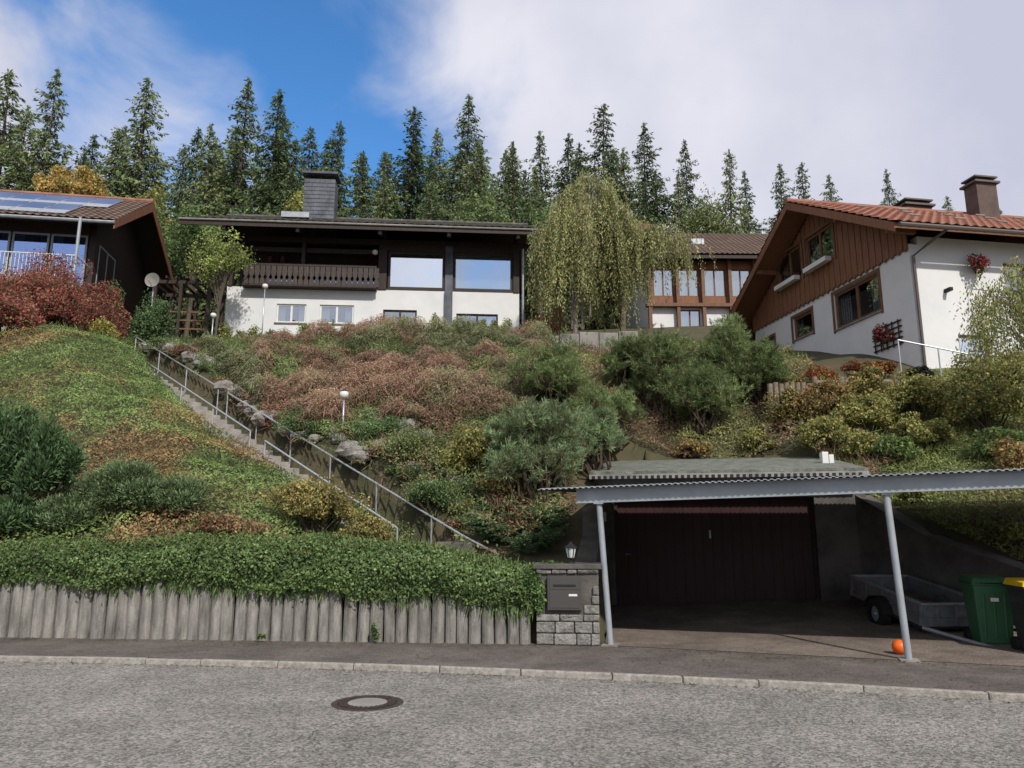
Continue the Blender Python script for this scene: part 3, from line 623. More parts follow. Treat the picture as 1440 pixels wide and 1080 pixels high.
for (u,v,w,d,z0,z1) in ((6.3,4.0,.85,.6,12.2,14.25),(4.6,5.6,1.1,.7,12.0,13.95)):
    mb.box(F,u,u+w,v,v+d,z0,z1,CCL); mb.box(F,u-.1,u+w+.1,v-.1,v+d+.1,z1,z1+.08,GUT)
    for q in (0.08,w-.16): mb.box(F,u+q,u+q+.08,v+.1,v+d-.1,z1+.08,z1+.22,DARKIN)
    mb.box(F,u-.05,u+w+.05,v-.05,v+d+.05,z1+.22,z1+.28,GUT)
mb.obj('chimneys',rh)
mb=MB()
for i in range(5): mb.box(F,-.06,-.04,.7+i*.28,.74+i*.28,6.95,7.75,DARKW); mb.box(F,-.045,-.02,.6,1.95,7.0+i*.17,7.04+i*.17,DARKW)
mb.box(F,1.0,1.1,-.25,0,8.4,8.5,BLACK); mb.obj('trellis',rh)
fl=[(.4,.01,.05),(.5,.04,.12),(.05,.11,.03),(.06,.12,.03)]
bush('flower_trellis',F.w(-.14,1.3,7.35),(.35,.42,.4),700,.04,fl,k=12,stems=2,gain=1.1); bush('flower_basket',F.w(2.0,-.25,9.15),(.4,.3,.38),900,.04,fl,k=10,stems=2,gain=1.1)
# ------------------------------------------------------------------ LEFT HOUSE (solar)
lh=empty('solar_roof_house'); F=Fr(-15.9,27.4,.987,.16); mb=MB(); E=13.25; AP=15.85; VR=4.1
mb.prism(F,[(-.0,E-.0),(0,E+.16),(VR,AP+.16),(9.0,E-.1+.0),(9.0,E-.3),(VR,AP)],-16,.35,DARKW,axis='u')
mb.prism(F,[(-.05,E-.15),(-.05,E+.2),(VR,AP+.2),(9.05,E-.06),(9.05,E-.4),(VR,AP-.22)],.352,.4,BROWNW,axis='u'); mb.obj('roof_structure',lh)
mb=MB(); tiles(mb,F,-16,.4,0,E+.18,VR,AP+.18,TILEB); tiles(mb,F,-16,.4,9.0,E-.1,VR,AP+.18,TILEB); mb.tube([F.w(-16,VR,AP+.25),F.w(.4,VR,AP+.25)],.12,TILE); mb.tube([F.w(-16,-.08,E+.1),F.w(.4,-.08,E+.1)],.07,GALV); mb.obj('roof_tiles',lh)
mb=MB(); sl=(AP-E)/VR
for r in range(2):
    for c in range(14):
        u1=-.7-c*1.02-(.9 if r==0 else 0); v0=.35+r*1.66; v1=v0+1.6; z0=E+.34+sl*v0; z1=E+.34+sl*v1
        mb.hexa([F.w(u1-1,v0,z0-.04),F.w(u1,v0,z0-.04),F.w(u1,v1,z1-.04),F.w(u1-1,v1,z1-.04),F.w(u1-1,v0,z0),F.w(u1,v0,z0),F.w(u1,v1,z1),F.w(u1-1,v1,z1)],RAILM)
        mb.hexa([F.w(u1-.97,v0+.03,z0+.003),F.w(u1-.03,v0+.03,z0+.003),F.w(u1-.03,v1-.03,z1+.003),F.w(u1-.97,v1-.03,z1+.003),F.w(u1-.97,v0+.03,z0+.008),F.w(u1-.03,v0+.03,z0+.008),F.w(u1-.03,v1-.03,z1+.008),F.w(u1-.97,v1-.03,z1+.008)],SOLAR)
mb.obj('solar_panels',lh)
mb=MB()
mb.prism(F,[(1.2,7.5),(1.2,E+.6),(VR,AP-.03),(7.8,E+.4),(7.8,7.5)],-.95,-.7,DARKW,axis='u')
mb.box(F,-15,-.95,1.2,1.4,8,10.8,WHITE); mb.box(F,-15,-.95,7.6,7.8,8,13,WHITE)
mb.box(F,-15,-.95,1.65,1.7,10.8,13.8,DARKIN)
uu=-1.0
while uu>-15: 
    window(mb,F,'u',uu-1.35,uu,10.95,13.2,1.1,1,GALVP,GLASSB,0,fw=.07); uu-=1.42
mb.box(F,-15,-.95,1.1,1.3,13.2,13.9,DARKW); mb.box(F,-15,-.75,-.3,1.2,10.72,10.9,CONC)
window(mb,F,'v',1.6,3.4,11,13,-.62,-1,GALVP,GLASSB,1)
mb.obj('walls_windows',lh)
mb=MB(); mb.tube([F.w(-15,-.25,11.85),F.w(-.8,-.25,11.85)],.025,PLASTW); mb.tube([F.w(-15,-.25,11.0),F.w(-.8,-.25,11.0)],.02,PLASTW); mb.tube([F.w(-.8,-.25,11.85),F.w(-.8,1.1,11.85)],.025,PLASTW)
uu=-.8
while uu>-15: mb.tube([F.w(uu,-.25,10.9),F.w(uu,-.25,11.85)],.012,PLASTW,5); uu-=.13
for uu in (-.8,-5,-9): mb.tube([F.w(uu,-.2,8),F.w(uu,-.2,13.4)],.06,GALVP)
mb.obj('balcony_railing',lh)
mb=MB(); c=(-13.75,27.3,10.95); mb.tube([(c[0],c[1]+.1,8.5),(c[0],c[1]+.1,11.0)],.03,GALV)
for i in range(4):
    for j in range(18):
        a,b=2*math.pi*j/18,2*math.pi*(j+1)/18; r0,r1=i*.07,(i+1)*.07
        mb.poly([(c[0]+r*math.cos(t),c[1]-.8*r*r,c[2]+r*math.sin(t)) for r,t in ((r0,a),(r1,a),(r1,b),(r0,b))],CONC)
mb.tube([(c[0],c[1],c[2]-.25),(c[0],c[1]-.35,c[2]-.1)],.012,GALV); mb.obj('satellite_dish')
# ------------------------------------------------------------------ BACKGROUND HOUSE
bh=empty('timber_house'); F=Fr(8.0,42,1,.02); mb=MB(); Eb=17.2
hb=[(.3,1.5,15.0,16.7),(1.8,3.0,15.0,16.7),(3.3,4.6,15.0,16.7),(4.9,6.1,15.0,16.7),(6.4,7.6,15.0,16.7),(1.8,3.0,12.7,14.2),(4.9,6.1,12.7,14.2),(6.4,7.6,12.7,14.2)]
for (z0,z1,hh,m) in ((11,14.4,hb[5:],WHITE),(14.4,Eb,hb[:5],BROWNW)): wallh(mb,F,'u',0,8.5,z0,z1,0,.3,hh,m)
mb.box(F,0,.3,.3,8,11,Eb,WHITE); mb.box(F,8.2,8.5,.3,8,11,Eb,WHITE)
mb.prism(F,[(.3,Eb),(4.2,Eb+2.6),(8,Eb)],0,.25,WHITE,axis='u'); mb.prism(F,[(.3,Eb),(4.2,Eb+2.6),(8,Eb)],8.2,8.5,WHITE,axis='u')
for h in hb: window(mb,F,'u',*h,0,1,BROWN2,GLASSC,1,split=1.2,bd=.15)
for u in (0,1.65,3.15,4.75,6.25,8.1): mb.box(F,u-.07,u+.12,-.35,-.1,11,Eb,BROWN2)
mb.box(F,-.2,8.6,-.4,-.02,14.3,14.5,BROWN2)
mb.obj('walls_windows',bh)
mb=MB(); mb.prism(F,[(-.9,Eb-.15),(-.9,Eb+.05),(4.2,Eb+3.4),(9,Eb+.05),(9,Eb-.15),(4.2,Eb+3.2)],-1.6,9.8,DARKW,axis='u'); tiles(mb,F,-1.6,9.8,-.95,Eb+.06,4.2,Eb+3.44,TILEB)
mb.box(F,.2,1.0,3.6,4.3,Eb+2.5,Eb+3.9,BROWNW); mb.box(F,3,3.8,1.2,1.9,Eb+1.35,Eb+1.9,GALV); mb.obj('roof',bh)
# ------------------------------------------------------------------ garden structures
mb=MB()
for i in range(6):
    x=.3+i*.72; mb.box(Fr(x,26.3+.02*i,1,.02),0,.7,0,.35,7.6,8.6+random.uniform(-.1,.05)+(.1 if i>2 else 0),CONC)
mb.obj('retaining_wall',bevel=.03)
mb=MB()
for r in range(4):
    for s in range(3): 
        x0=8.15+s*1.05; mb.tube([(x0,19.75-.05*s,4.95+r*.17),(x0+1.0,19.7-.05*s,4.95+r*.17)],.085,GREYW,10)
for i in range(5): mb.tube([(8.1+i*.72,19.6,4.7),(8.1+i*.72,19.6,5.6)],.07,GREYW,10)
mb.obj('log_retaining_wall')
mb=MB()
for s in range(8): mb.tube([(7.0+s*.15,19.9,4.3),(7.0+s*.15,19.9,5.5+random.uniform(-.04,.04))],.07,GREYW,10)
mb.obj('log_retaining_wall')
mb=MB(); mb.tube([(10.6,19.9,6.7),(12.4,19.3,6.1),(12.4,19.3,5.4)],.022,RAILM); mb.tube([(10.6,19.9,6.7),(10.6,19.9,5.4)],.022,RAILM); mb.tube([(11.5,19.6,6.4),(11.5,19.6,5.4)],.02,RAILM)
mb.obj('handrail')
def globe(x,y,h,nm='garden_lamp'):
    z=float(H(x,y)); mb=MB(); mb.tube([(x,y,z-.1),(x,y,z+h)],.022,RAILM); mb.sphere((x,y,z+h+.1),.11,PLASTW); mb.tube([(x,y,z+h+.18),(x,y,z+h+.22)],[.1,.03],BLACK); mb.obj(nm,smooth=True)
globe(-3.95,17.3,.95); globe(-12.6,26.3,.5); globe(-9.4,27.2,2.3); globe(-11.2,27.0,1.2)
mb=MB(); Fp=Fr(-1.35,13.5,.94,-.34); mb.box(Fp,0,.7,0,.5,.6,1.38,CONCD); mb.obj('stone_planter',bevel=.03)
mb=MB(); 
def rock(mb,c,r):
    n=9; b=len(mb.v); k=mb.mi(ROCK); h=5; ph=random.uniform(0,6)
    for i in range(h+1):
        a=math.pi*i/h
        for j in range(n):
            t=2*math.pi*j/n+ph; q=r*random.uniform(.8,1.15); mb.v.append((c[0]+q*1.2*math.sin(a)*math.cos(t),c[1]+q*math.sin(a)*math.sin(t),c[2]+q*.75*math.cos(a)))
    for i in range(h):
        for j in range(n):
            j2=(j+1)%n; mb.f.append([b+i*n+j,b+(i+1)*n+j,b+(i+1)*n+j2,b+i*n+j2]); mb.m.append(k)
for i in range(130):
    a=random.uniform(.3,SL-.5); b=random.choice((.8,1.1,1.6,2.2))+random.uniform(-.1,.15); p=S_.w(a,b,0); z=float(H(p[0],p[1])); rock(mb,(p[0],p[1],z+.1),random.uniform(.12,.27))
mb.obj('rockery')
# ------------------------------------------------------------------ VEGETATION: ground cover
def scatter(P,dens,bbox):
    x0,x1,y0,y1=bbox; n=int((x1-x0)*(y1-y0)*dens); x=rng.uniform(x0,x1,n); y=rng.uniform(y0,y1,n); k=inpoly(x,y,P); return x[k],y[k]
def hnorm(x,y):
    e=.15; hx=(H(x+e,y,True)-H(x-e,y,True))/(2*e); hy=(H(x,y+e,True)-H(x,y-e,True))/(2*e); return unit(np.stack([-hx,-hy,np.ones_like(hx)],1))
def cover(name,P,dens,size,colA,colB,seed,hgt=.22,thr=.5,asp=.6,bump=1.2,sprig=.0,sl=(.12,.35),sw=.02,droop=-.25,up=.7,colfun=None,lump=0.):
    xs_=[p[0] for p in P]; ys_=[p[1] for p in P]; x,y=scatter(P,dens,(min(xs_),max(xs_),min(ys_),max(ys_)))
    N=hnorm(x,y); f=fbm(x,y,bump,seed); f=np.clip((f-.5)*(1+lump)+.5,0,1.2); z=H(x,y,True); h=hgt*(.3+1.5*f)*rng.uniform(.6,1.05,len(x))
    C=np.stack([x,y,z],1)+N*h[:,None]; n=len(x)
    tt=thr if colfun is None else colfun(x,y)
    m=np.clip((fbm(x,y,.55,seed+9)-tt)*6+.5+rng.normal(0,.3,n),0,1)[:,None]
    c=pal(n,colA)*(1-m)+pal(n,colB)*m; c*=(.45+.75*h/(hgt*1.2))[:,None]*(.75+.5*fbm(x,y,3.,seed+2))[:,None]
    parts=[(leafq(C,unit(N+.75*rvec(n)),size*rng.uniform(.6,1.3,n),asp),c)]
    if sprig>0:
        k=rng.random(n)<sprig; D=unit(N[k]*up+.7*rvec(k.sum())+np.array((0,-.25,droop))); parts.append((strip(C[k],D,rng.uniform(*sl,k.sum()),sw),c[k]*.95))
    return mkquads(name,parts)
GRN=[(.085,.135,.035),(.075,.12,.03),(.11,.155,.04)]
left=[(-18,12.2),(-3,11.9),(-1.6,12.6)]+[tuple(S_.w(a,-.62,0)[:2]) for a in (17,12,8,4,0)]+[(-15,26.5),(-18,25)]
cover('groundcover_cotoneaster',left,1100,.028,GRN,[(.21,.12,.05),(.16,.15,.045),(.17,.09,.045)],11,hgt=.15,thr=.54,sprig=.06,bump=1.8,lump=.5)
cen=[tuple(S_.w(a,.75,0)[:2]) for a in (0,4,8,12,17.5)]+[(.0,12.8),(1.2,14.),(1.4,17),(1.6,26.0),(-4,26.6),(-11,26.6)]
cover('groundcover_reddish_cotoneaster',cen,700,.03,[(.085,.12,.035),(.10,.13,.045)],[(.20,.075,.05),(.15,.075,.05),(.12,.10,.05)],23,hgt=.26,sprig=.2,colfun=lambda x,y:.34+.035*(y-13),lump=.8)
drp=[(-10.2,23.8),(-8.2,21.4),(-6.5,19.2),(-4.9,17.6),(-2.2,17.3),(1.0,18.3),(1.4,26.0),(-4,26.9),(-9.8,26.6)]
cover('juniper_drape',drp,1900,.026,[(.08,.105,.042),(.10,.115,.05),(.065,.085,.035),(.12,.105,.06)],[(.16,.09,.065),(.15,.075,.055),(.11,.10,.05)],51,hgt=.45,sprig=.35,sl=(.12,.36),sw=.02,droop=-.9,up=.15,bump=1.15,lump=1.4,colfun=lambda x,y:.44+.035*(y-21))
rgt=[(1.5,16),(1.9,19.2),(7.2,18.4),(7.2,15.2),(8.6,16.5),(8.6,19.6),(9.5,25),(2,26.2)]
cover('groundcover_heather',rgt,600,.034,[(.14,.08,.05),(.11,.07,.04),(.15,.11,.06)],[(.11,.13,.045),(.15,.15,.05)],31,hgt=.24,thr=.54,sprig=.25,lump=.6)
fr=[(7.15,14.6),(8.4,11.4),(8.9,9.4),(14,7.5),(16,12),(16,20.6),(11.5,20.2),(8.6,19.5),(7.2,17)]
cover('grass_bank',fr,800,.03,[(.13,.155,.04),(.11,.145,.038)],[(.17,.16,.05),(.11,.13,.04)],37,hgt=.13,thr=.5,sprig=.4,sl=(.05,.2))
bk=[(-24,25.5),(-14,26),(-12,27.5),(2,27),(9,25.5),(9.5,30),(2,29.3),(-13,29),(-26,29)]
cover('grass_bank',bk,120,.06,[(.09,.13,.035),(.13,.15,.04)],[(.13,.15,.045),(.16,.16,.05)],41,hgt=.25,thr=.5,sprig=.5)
# hedge on the wall
hx=[-15,-8,-6.5,-5,-4,-3,-2,-1.2,-.3,.5]; ht=[1.38,1.34,1.42,1.48,1.42,1.5,1.42,1.38,1.18,1.0]; bx_=[-15,-9,-8,-7,-6,-5,-4,-2.5,-1.6,-1,.0,.4]; bt=[.85,.9,.84,.9,.74,.8,.72,.74,.62,.66,.45,.42]
n=90000; x=rng.uniform(-15,.42,n); th=rng.uniform(-.55,math.pi,n); f=fbm(x,th*1.3,1.6,5); f2=fbm(x*1.0,x*0,1.4,8)
topz=np.interp(x,hx,ht)+.16*(fbm(x,x*0,.9,14)-.5); botz=np.interp(x,bx_,bt)+.3*(f2-.5)
rr=.72+.5*f; cy_=yb(x)+.5; yy=cy_-.62*np.cos(th)*rr*np.clip(.95+.25*np.sin(th),0,1.1)
zz=np.where(th<0,botz+(th+.55)/.55*.12,botz+.12+(topz-botz-.12)*np.sin(np.clip(th,0,math.pi))*(.5+.5*rr))
yy=np.where(th<0,cy_-.54*rr,yy); N=np.stack([np.zeros(n),-np.cos(th),np.maximum(np.sin(th),.1)],1)
C=np.stack([x,yy,zz],1)+rng.normal(0,.035,(n,3)); c=pal(n,[(.07,.12,.032),(.09,.15,.04),(.12,.17,.05),(.05,.085,.025)],.3)*(.35+1.15*f)[:,None]*rng.uniform(.6,1.3,(n,1))
xx=np.linspace(-15,.35,140); core=[]
def prof(xv):
    t=float(np.interp(xv,hx,ht)); b=float(np.interp(xv,bx_,bt)); cy=float(yb(xv))+.5
    return [(xv,cy-.40,b+.16),(xv,cy-.34,b+(t-b)*.42),(xv,cy-.1,b+(t-b)*.66),(xv,cy+.4,b+(t-b)*.42),(xv,cy+.5,b)]
for i in range(len(xx)-1):
    A,Bq=prof(xx[i]),prof(xx[i+1])
    for j in range(4): core.append([A[j],Bq[j],Bq[j+1],A[j+1]])
core=np.array(core)
ns_=3200; xs2=rng.uniform(-15,.35,ns_); sp=np.stack([xs2,yb(xs2)+.5-.48,np.interp(xs2,bx_,bt)+rng.uniform(-.04,.3,ns_)],1)
sp2=np.stack([xs2,yb(xs2)+.5+rng.uniform(-.4,.4,ns_),np.interp(xs2,hx,ht)-.1+rng.uniform(-.05,.05,ns_)],1)
mkquads('cotoneaster_hedge',[(leafq(C,unit(N+.9*rvec(n)),.023*rng.uniform(.6,1.4,n),.65),c),(core,np.tile((.012,.020,.008),(len(core),1))),
 (strip(sp,np.array((0,-.25,-1))+.35*rvec(ns_),rng.uniform(.06,.22,ns_),.02),pal(ns_,[(.07,.12,.03)])),(strip(sp2,np.array((0,-.1,1))+.6*rvec(ns_),rng.uniform(.05,.2,ns_),.016),pal(ns_,[(.10,.16,.04),(.13,.15,.05)]))],gain=1.55)
bush('ivy',(.28,11.02,.72),(.2,.12,.42),1500,.026,[(.06,.12,.03),(.10,.17,.05)],k=14,stems=0)
bush('ivy',(.62,11.15,1.06),(.32,.14,.08),500,.024,[(.06,.12,.03),(.10,.17,.05)],k=10,stems=0)
bush('weed',(-1.95,10.95+.19,.13),(.08,.06,.16),90,.03,[(.06,.12,.03)],k=4,stems=1); bush('weed',(-3.6,11.25,.05),(.1,.05,.08),60,.025,[(.08,.12,.03)],k=4,stems=1)
# ------------------------------------------------------------------ shrubs
def gz(x,y): return float(H(np.array(x),np.array(y),True))
def B(name,x,y,r,n,size,cols,lift=.75,**kw):
    z=gz(x,y); return bush(name,(x,y,z+r[2]*lift),r,n,size,cols,**kw)
REDB=[(.25,.055,.05),(.30,.075,.06),(.19,.055,.045),(.20,.11,.055),(.12,.11,.045)]
for (x,y,rx,rz) in ((-15.2,22.5,1.7,1.35),(-17.8,22.8,1.8,1.6),(-13.9,24.2,1.1,1.4),(-15.9,24.8,1.8,2.0),(-18.5,25.2,1.8,1.8),(-14.6,25.3,1.0,1.5),(-16.2,20.3,1.5,.9),(-14.2,22.4,1.0,.9),(-14.7,20.9,1.1,.7)):
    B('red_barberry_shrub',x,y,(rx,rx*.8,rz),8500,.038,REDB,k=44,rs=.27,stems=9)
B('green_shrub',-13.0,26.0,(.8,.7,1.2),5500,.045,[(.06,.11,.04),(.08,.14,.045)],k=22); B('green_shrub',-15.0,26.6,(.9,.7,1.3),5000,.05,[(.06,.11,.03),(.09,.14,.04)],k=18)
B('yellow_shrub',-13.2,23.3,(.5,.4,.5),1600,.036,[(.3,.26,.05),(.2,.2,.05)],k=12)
DG=[(.035,.075,.028),(.05,.095,.034),(.065,.115,.04)]
def conifer_bush(name,x,y,r,n,cols,k=34,L=.1,lift=.8,wr=.3,up=.9):
    z=gz(x,y); c=(x,y,z+r[2]*lift); cc,rr=clumps(c,r,k,.34,.2); i=rng.integers(0,k,n); d=rvec(n); sh=rng.uniform(.4,1.12,(n,1)); P=cc[i]+d*rr[i]*sh
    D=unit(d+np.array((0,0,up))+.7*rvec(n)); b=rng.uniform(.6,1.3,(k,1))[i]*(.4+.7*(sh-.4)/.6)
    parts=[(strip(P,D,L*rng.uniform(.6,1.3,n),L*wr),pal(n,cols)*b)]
    for _ in range(5):
        e=cc[rng.integers(0,k)]; bs=np.array((x,y,z-.1)); parts.append(tubeq([bs,(bs+e)/2,e],[.04,.02,.008],(.06,.04,.03),5))
    return mkquads(name,parts)
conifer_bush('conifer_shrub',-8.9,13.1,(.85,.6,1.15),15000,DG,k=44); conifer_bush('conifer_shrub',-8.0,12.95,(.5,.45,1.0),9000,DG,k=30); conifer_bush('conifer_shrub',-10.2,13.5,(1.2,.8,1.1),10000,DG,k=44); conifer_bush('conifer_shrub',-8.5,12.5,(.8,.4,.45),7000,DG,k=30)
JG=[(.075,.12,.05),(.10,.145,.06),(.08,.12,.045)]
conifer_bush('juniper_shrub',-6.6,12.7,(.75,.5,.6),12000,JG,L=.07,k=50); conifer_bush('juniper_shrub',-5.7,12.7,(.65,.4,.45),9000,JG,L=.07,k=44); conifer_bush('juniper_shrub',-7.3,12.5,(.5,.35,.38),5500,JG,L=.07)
YG=[(.24,.2,.055),(.18,.18,.05),(.28,.2,.06),(.14,.15,.045)]
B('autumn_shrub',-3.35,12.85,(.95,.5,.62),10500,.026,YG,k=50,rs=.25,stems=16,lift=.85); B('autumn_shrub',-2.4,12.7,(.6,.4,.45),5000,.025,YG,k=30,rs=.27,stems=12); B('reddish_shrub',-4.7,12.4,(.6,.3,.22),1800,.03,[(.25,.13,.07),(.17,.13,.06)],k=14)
i=0; RP=[[(.07,.12,.04),(.10,.16,.05)],[(.15,.18,.07),(.12,.155,.05)],[(.17,.07,.055),(.12,.075,.05)],[(.12,.10,.08),(.14,.13,.10)],[(.06,.10,.035),(.08,.12,.04)],[(.19,.18,.05),(.14,.155,.04)],[(.2,.09,.05),(.14,.12,.05)]]
for q in range(150):
    a=random.uniform(.4,SL-.2); b=random.uniform(.75,2.9); p=S_.w(a,b,0); r=random.uniform(.16,.38)
    if p[1]<12.9: continue
    B('rockery_plant',p[0],p[1],(r*1.2,r,r*.75),int(3400*r),.024,RP[i%7],k=11,stems=2,lift=.55); i+=1
for (x,y,r) in ((-4.9,17.6,.62),(-2.4,14.5,.55),(-1.5,14.3,.5),(-2.0,15.6,.7),(-3.0,16.5,.6),(-1.2,13.2,.4),(-3.3,15.2,.55)):
    B('dwarf_shrub',x,y,(r*1.25,r,r*.75),int(6800*r),.024,RP[i%2],k=26,rs=.3,lift=.7); i+=1
B('yellow_shrub',-.9,15.2,(.75,.6,.65),6000,.033,[(.19,.19,.04),(.24,.2,.05),(.12,.15,.04)],k=28,rs=.3); B('autumn_shrub',-.2,14.5,(.5,.4,.4),2800,.03,YG,k=18)
parts=[]
for q in range(34):
    x=rng.uniform(-.7,1.0); y=rng.uniform(12.6,14.0); z=gz(x,y); 
    for f_ in range(9):
        a=rng.uniform(0,6.28); s=np.linspace(.05,1,14); L=rng.uniform(.35,.6); px=x+np.cos(a)*L*s; py=y+np.sin(a)*L*s; pz=z+.45*L*np.sin(s*2.2)+.1
        P=np.stack([px,py,pz],1); side=np.array((-math.sin(a),math.cos(a),-.1))
        for sg in (-1,1): parts.append((strip(P,np.tile(side*sg,(14,1))+.1*rvec(14),.16*(1.05-s),.04),pal(14,[(.03,.055,.022),(.045,.075,.025)])))
mkquads('fern_patch',parts)
for q in range(26):
    x=-10.6+q*.44+rng.uniform(-.25,.25); y=27.0+rng.uniform(-.3,.4); h=rng.uniform(.25,.6)
    B('garden_perennial',x,y,(.28,.3,h),800,.036,[(.10,.15,.035),(.16,.19,.05),(.26,.24,.05)],k=12,stems=4)
# ------------------------------------------------------------------ mountain pines
def pine(name,x,y,r,nt,cols,k=16,L=.11,zc=None):
    z=gz(x,y); c=np.array((x,y,(zc if zc else z+r[2]*.95))); cc,rr=clumps(c,r,k,.34,.45); parts=[]
    i=rng.integers(0,k,nt); d=rvec(nt); d[:,2]=d[:,2]*.8+.2; P=cc[i]+d*rr[i]*rng.uniform(.4,1.15,(nt,1)); sh=unit(unit(d)+np.array((0,0,.9))+.3*rvec(nt))
    m=18; PP=np.repeat(P,m,0); S=np.repeat(sh,m,0); t=rng.uniform(0,.12,(nt*m,1)); D=unit(S*.75+.75*rvec(nt*m)); b=np.repeat(rng.uniform(.55,1.4,(nt,1))*rng.uniform(.65,1.25,(k,1))[i],m,0)
    parts.append((strip(PP+S*t,D,L*rng.uniform(.7,1.2,nt*m),.012*L/.11),pal(nt*m,cols,.2)*b))
    parts.append((strip(P-sh*.12,sh,.2,.022),pal(nt,[(.12,.08,.045)])))
    base=np.array((x,y,z-.2))
    for j in range(k):
        e=cc[j]; mid=(base+e)/2+np.array((rng.normal()*.12,rng.normal()*.12,-.1*r[2])); parts.append(tubeq([base+rng.normal(size=3)*(.08,.08,0),mid,e],[.045,.028,.01],(.07,.05,.035),6))
        for _ in range(4):
            e2=e+rvec(1)[0]*rr[j]*.8; parts.append(tubeq([mid*.3+e*.7,e2],[.014,.005],(.07,.05,.035),4))
    return mkquads(name,parts)
PG=[(.13,.185,.08),(.16,.22,.10),(.10,.15,.065)]
pine('mountain_pine',.5,14.4,(1.05,.8,1.0),2400,PG,k=32); pine('mountain_pine',1.75,15.9,(.8,.6,.75),1200,PG,k=18); pine('mountain_pine',-.1,15.0,(.6,.6,.7),800,PG,k=14)
PD=[(.10,.145,.05),(.13,.17,.055),(.08,.12,.04)]
pine('mountain_pine',.9,18.2,(1.0,.9,1.1),1400,PD,k=26,L=.13,zc=gz(.9,18.2)+.95); pine('mountain_pine',1.9,17.2,(.7,.6,.8),700,PD,k=14,L=.12); pine('mountain_pine',2.6,18.6,(.8,.6,.7),700,PD,k=16,L=.12)
for (x,y,rx,rz) in ((4.4,20.9,1.1,1.6),(6.1,21.3,1.15,1.5),(5.2,20.2,1.1,1.15),(7.1,20.9,.7,1.0),(3.5,21.8,.8,1.15)):
    pine('mountain_pine',x,y,(rx,1.0,rz),1500,PD,k=32,L=.14,zc=gz(x,y)+rz*.75)
# ------------------------------------------------------------------ right-hand shrubs
YG2=[(.22,.22,.055),(.17,.19,.05),(.28,.22,.055),(.12,.15,.04)]; OR2=[(.28,.14,.05),(.22,.17,.05),(.16,.15,.05)]
for (x,y,rx,rz,cl) in ((7.4,17.6,.8,.6,YG2),(8.6,17.9,.9,.7,YG2),(8.1,18.8,.9,.75,OR2),(9.9,18.0,1.0,.7,YG2),(10.9,17.0,1.0,.8,YG2),(7.2,19.2,.6,.8,[(.15,.16,.04),(.22,.16,.05)]),(9.2,16.6,.7,.5,YG2),(12,18.2,1.2,1.0,YG2),(10.2,15.6,.7,.45,[(.08,.13,.035),(.12,.16,.04)]),(8.3,16.2,.55,.4,[(.08,.13,.035),(.12,.16,.04)]),(9.9,14.6,.6,.5,OR2),(9.3,18.9,.7,.6,[(.12,.15,.04),(.26,.17,.05)]),(7.9,16.8,.5,.4,YG2),(6.2,18.9,.5,.35,YG2),(4.6,19.0,.5,.3,OR2),(7.75,14.5,.35,.25,YG2),(8.4,12.6,.35,.25,YG2)):
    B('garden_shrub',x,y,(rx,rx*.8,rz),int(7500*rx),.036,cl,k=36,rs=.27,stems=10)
for (x,y,r,cl) in ((7.6,20.4,.5,[(.4,.12,.02),(.3,.25,.04),(.12,.15,.04),(.12,.15,.04)]),(8.6,20.3,.5,[(.45,.05,.02),(.42,.2,.03),(.12,.15,.04)]),(9.6,20.2,.45,[(.5,.05,.02),(.35,.05,.03),(.1,.13,.04),(.1,.13,.04)]),(10.3,20.1,.4,[(.4,.2,.03),(.45,.08,.02),(.1,.13,.04)]),(7.0,21.2,.6,[(.3,.26,.04),(.15,.18,.04)]),(10.9,19.5,.35,[(.03,.03,.035),(.04,.05,.04)])):
    z=gz(x,y); bush('flower_bed',(x,y,max(z,5.1)+.5*r+.15),(r*1.15,r*.6,r*.7),1900,.033,cl,k=18,rs=.32,stems=3,gain=1.1)
def leafy_tree(name,x,y,h,cr,cz,n,size,cols,k=16,tr=.08,bark=(.1,.08,.06),rs=.36,z=None):
    z=gz(x,y) if z is None else z; c=np.array((x,y,z+cz)); cc,rr=clumps(c,cr,k,rs,.5); parts=[]
    i=rng.integers(0,k,n); d=rvec(n); sh=rng.uniform(.3,1.2,(n,1)); P=cc[i]+d*rr[i]*sh; b=rng.uniform(.7,1.25,(k,1))[i]*(.6+.4*sh)
    parts.append((leafq(P,unit(d+rvec(n)),size*rng.uniform(.6,1.3,n),.6),pal(n,cols)*b))
    tp=np.array((x+.05*h,y,z+h*.8)); parts.append(tubeq([(x,y,z-.2),(x+.02*h,y,z+h*.4),tp],[tr,tr*.7,tr*.2],bark,8))
    for j in range(k):
        s=rng.uniform(.3,.85); q=np.array((x,y,z))*(1-s)+tp*s; m=(q+cc[j])/2+np.array((0,0,.05*h)); parts.append(tubeq([q,m,cc[j]],[tr*.45,tr*.25,.008],bark,5))
        for _ in range(3): parts.append(tubeq([cc[j],cc[j]+rvec(1)[0]*rr[j]*.9],[.01,.003],bark,4))
    return mkquads(name,parts)
leafy_tree('young_tree',-11.35,27.6,4.8,(1.35,1.0,1.4),3.5,4200,.05,[(.16,.21,.045),(.22,.25,.06),(.12,.17,.04)],k=30,tr=.06,rs=.26)
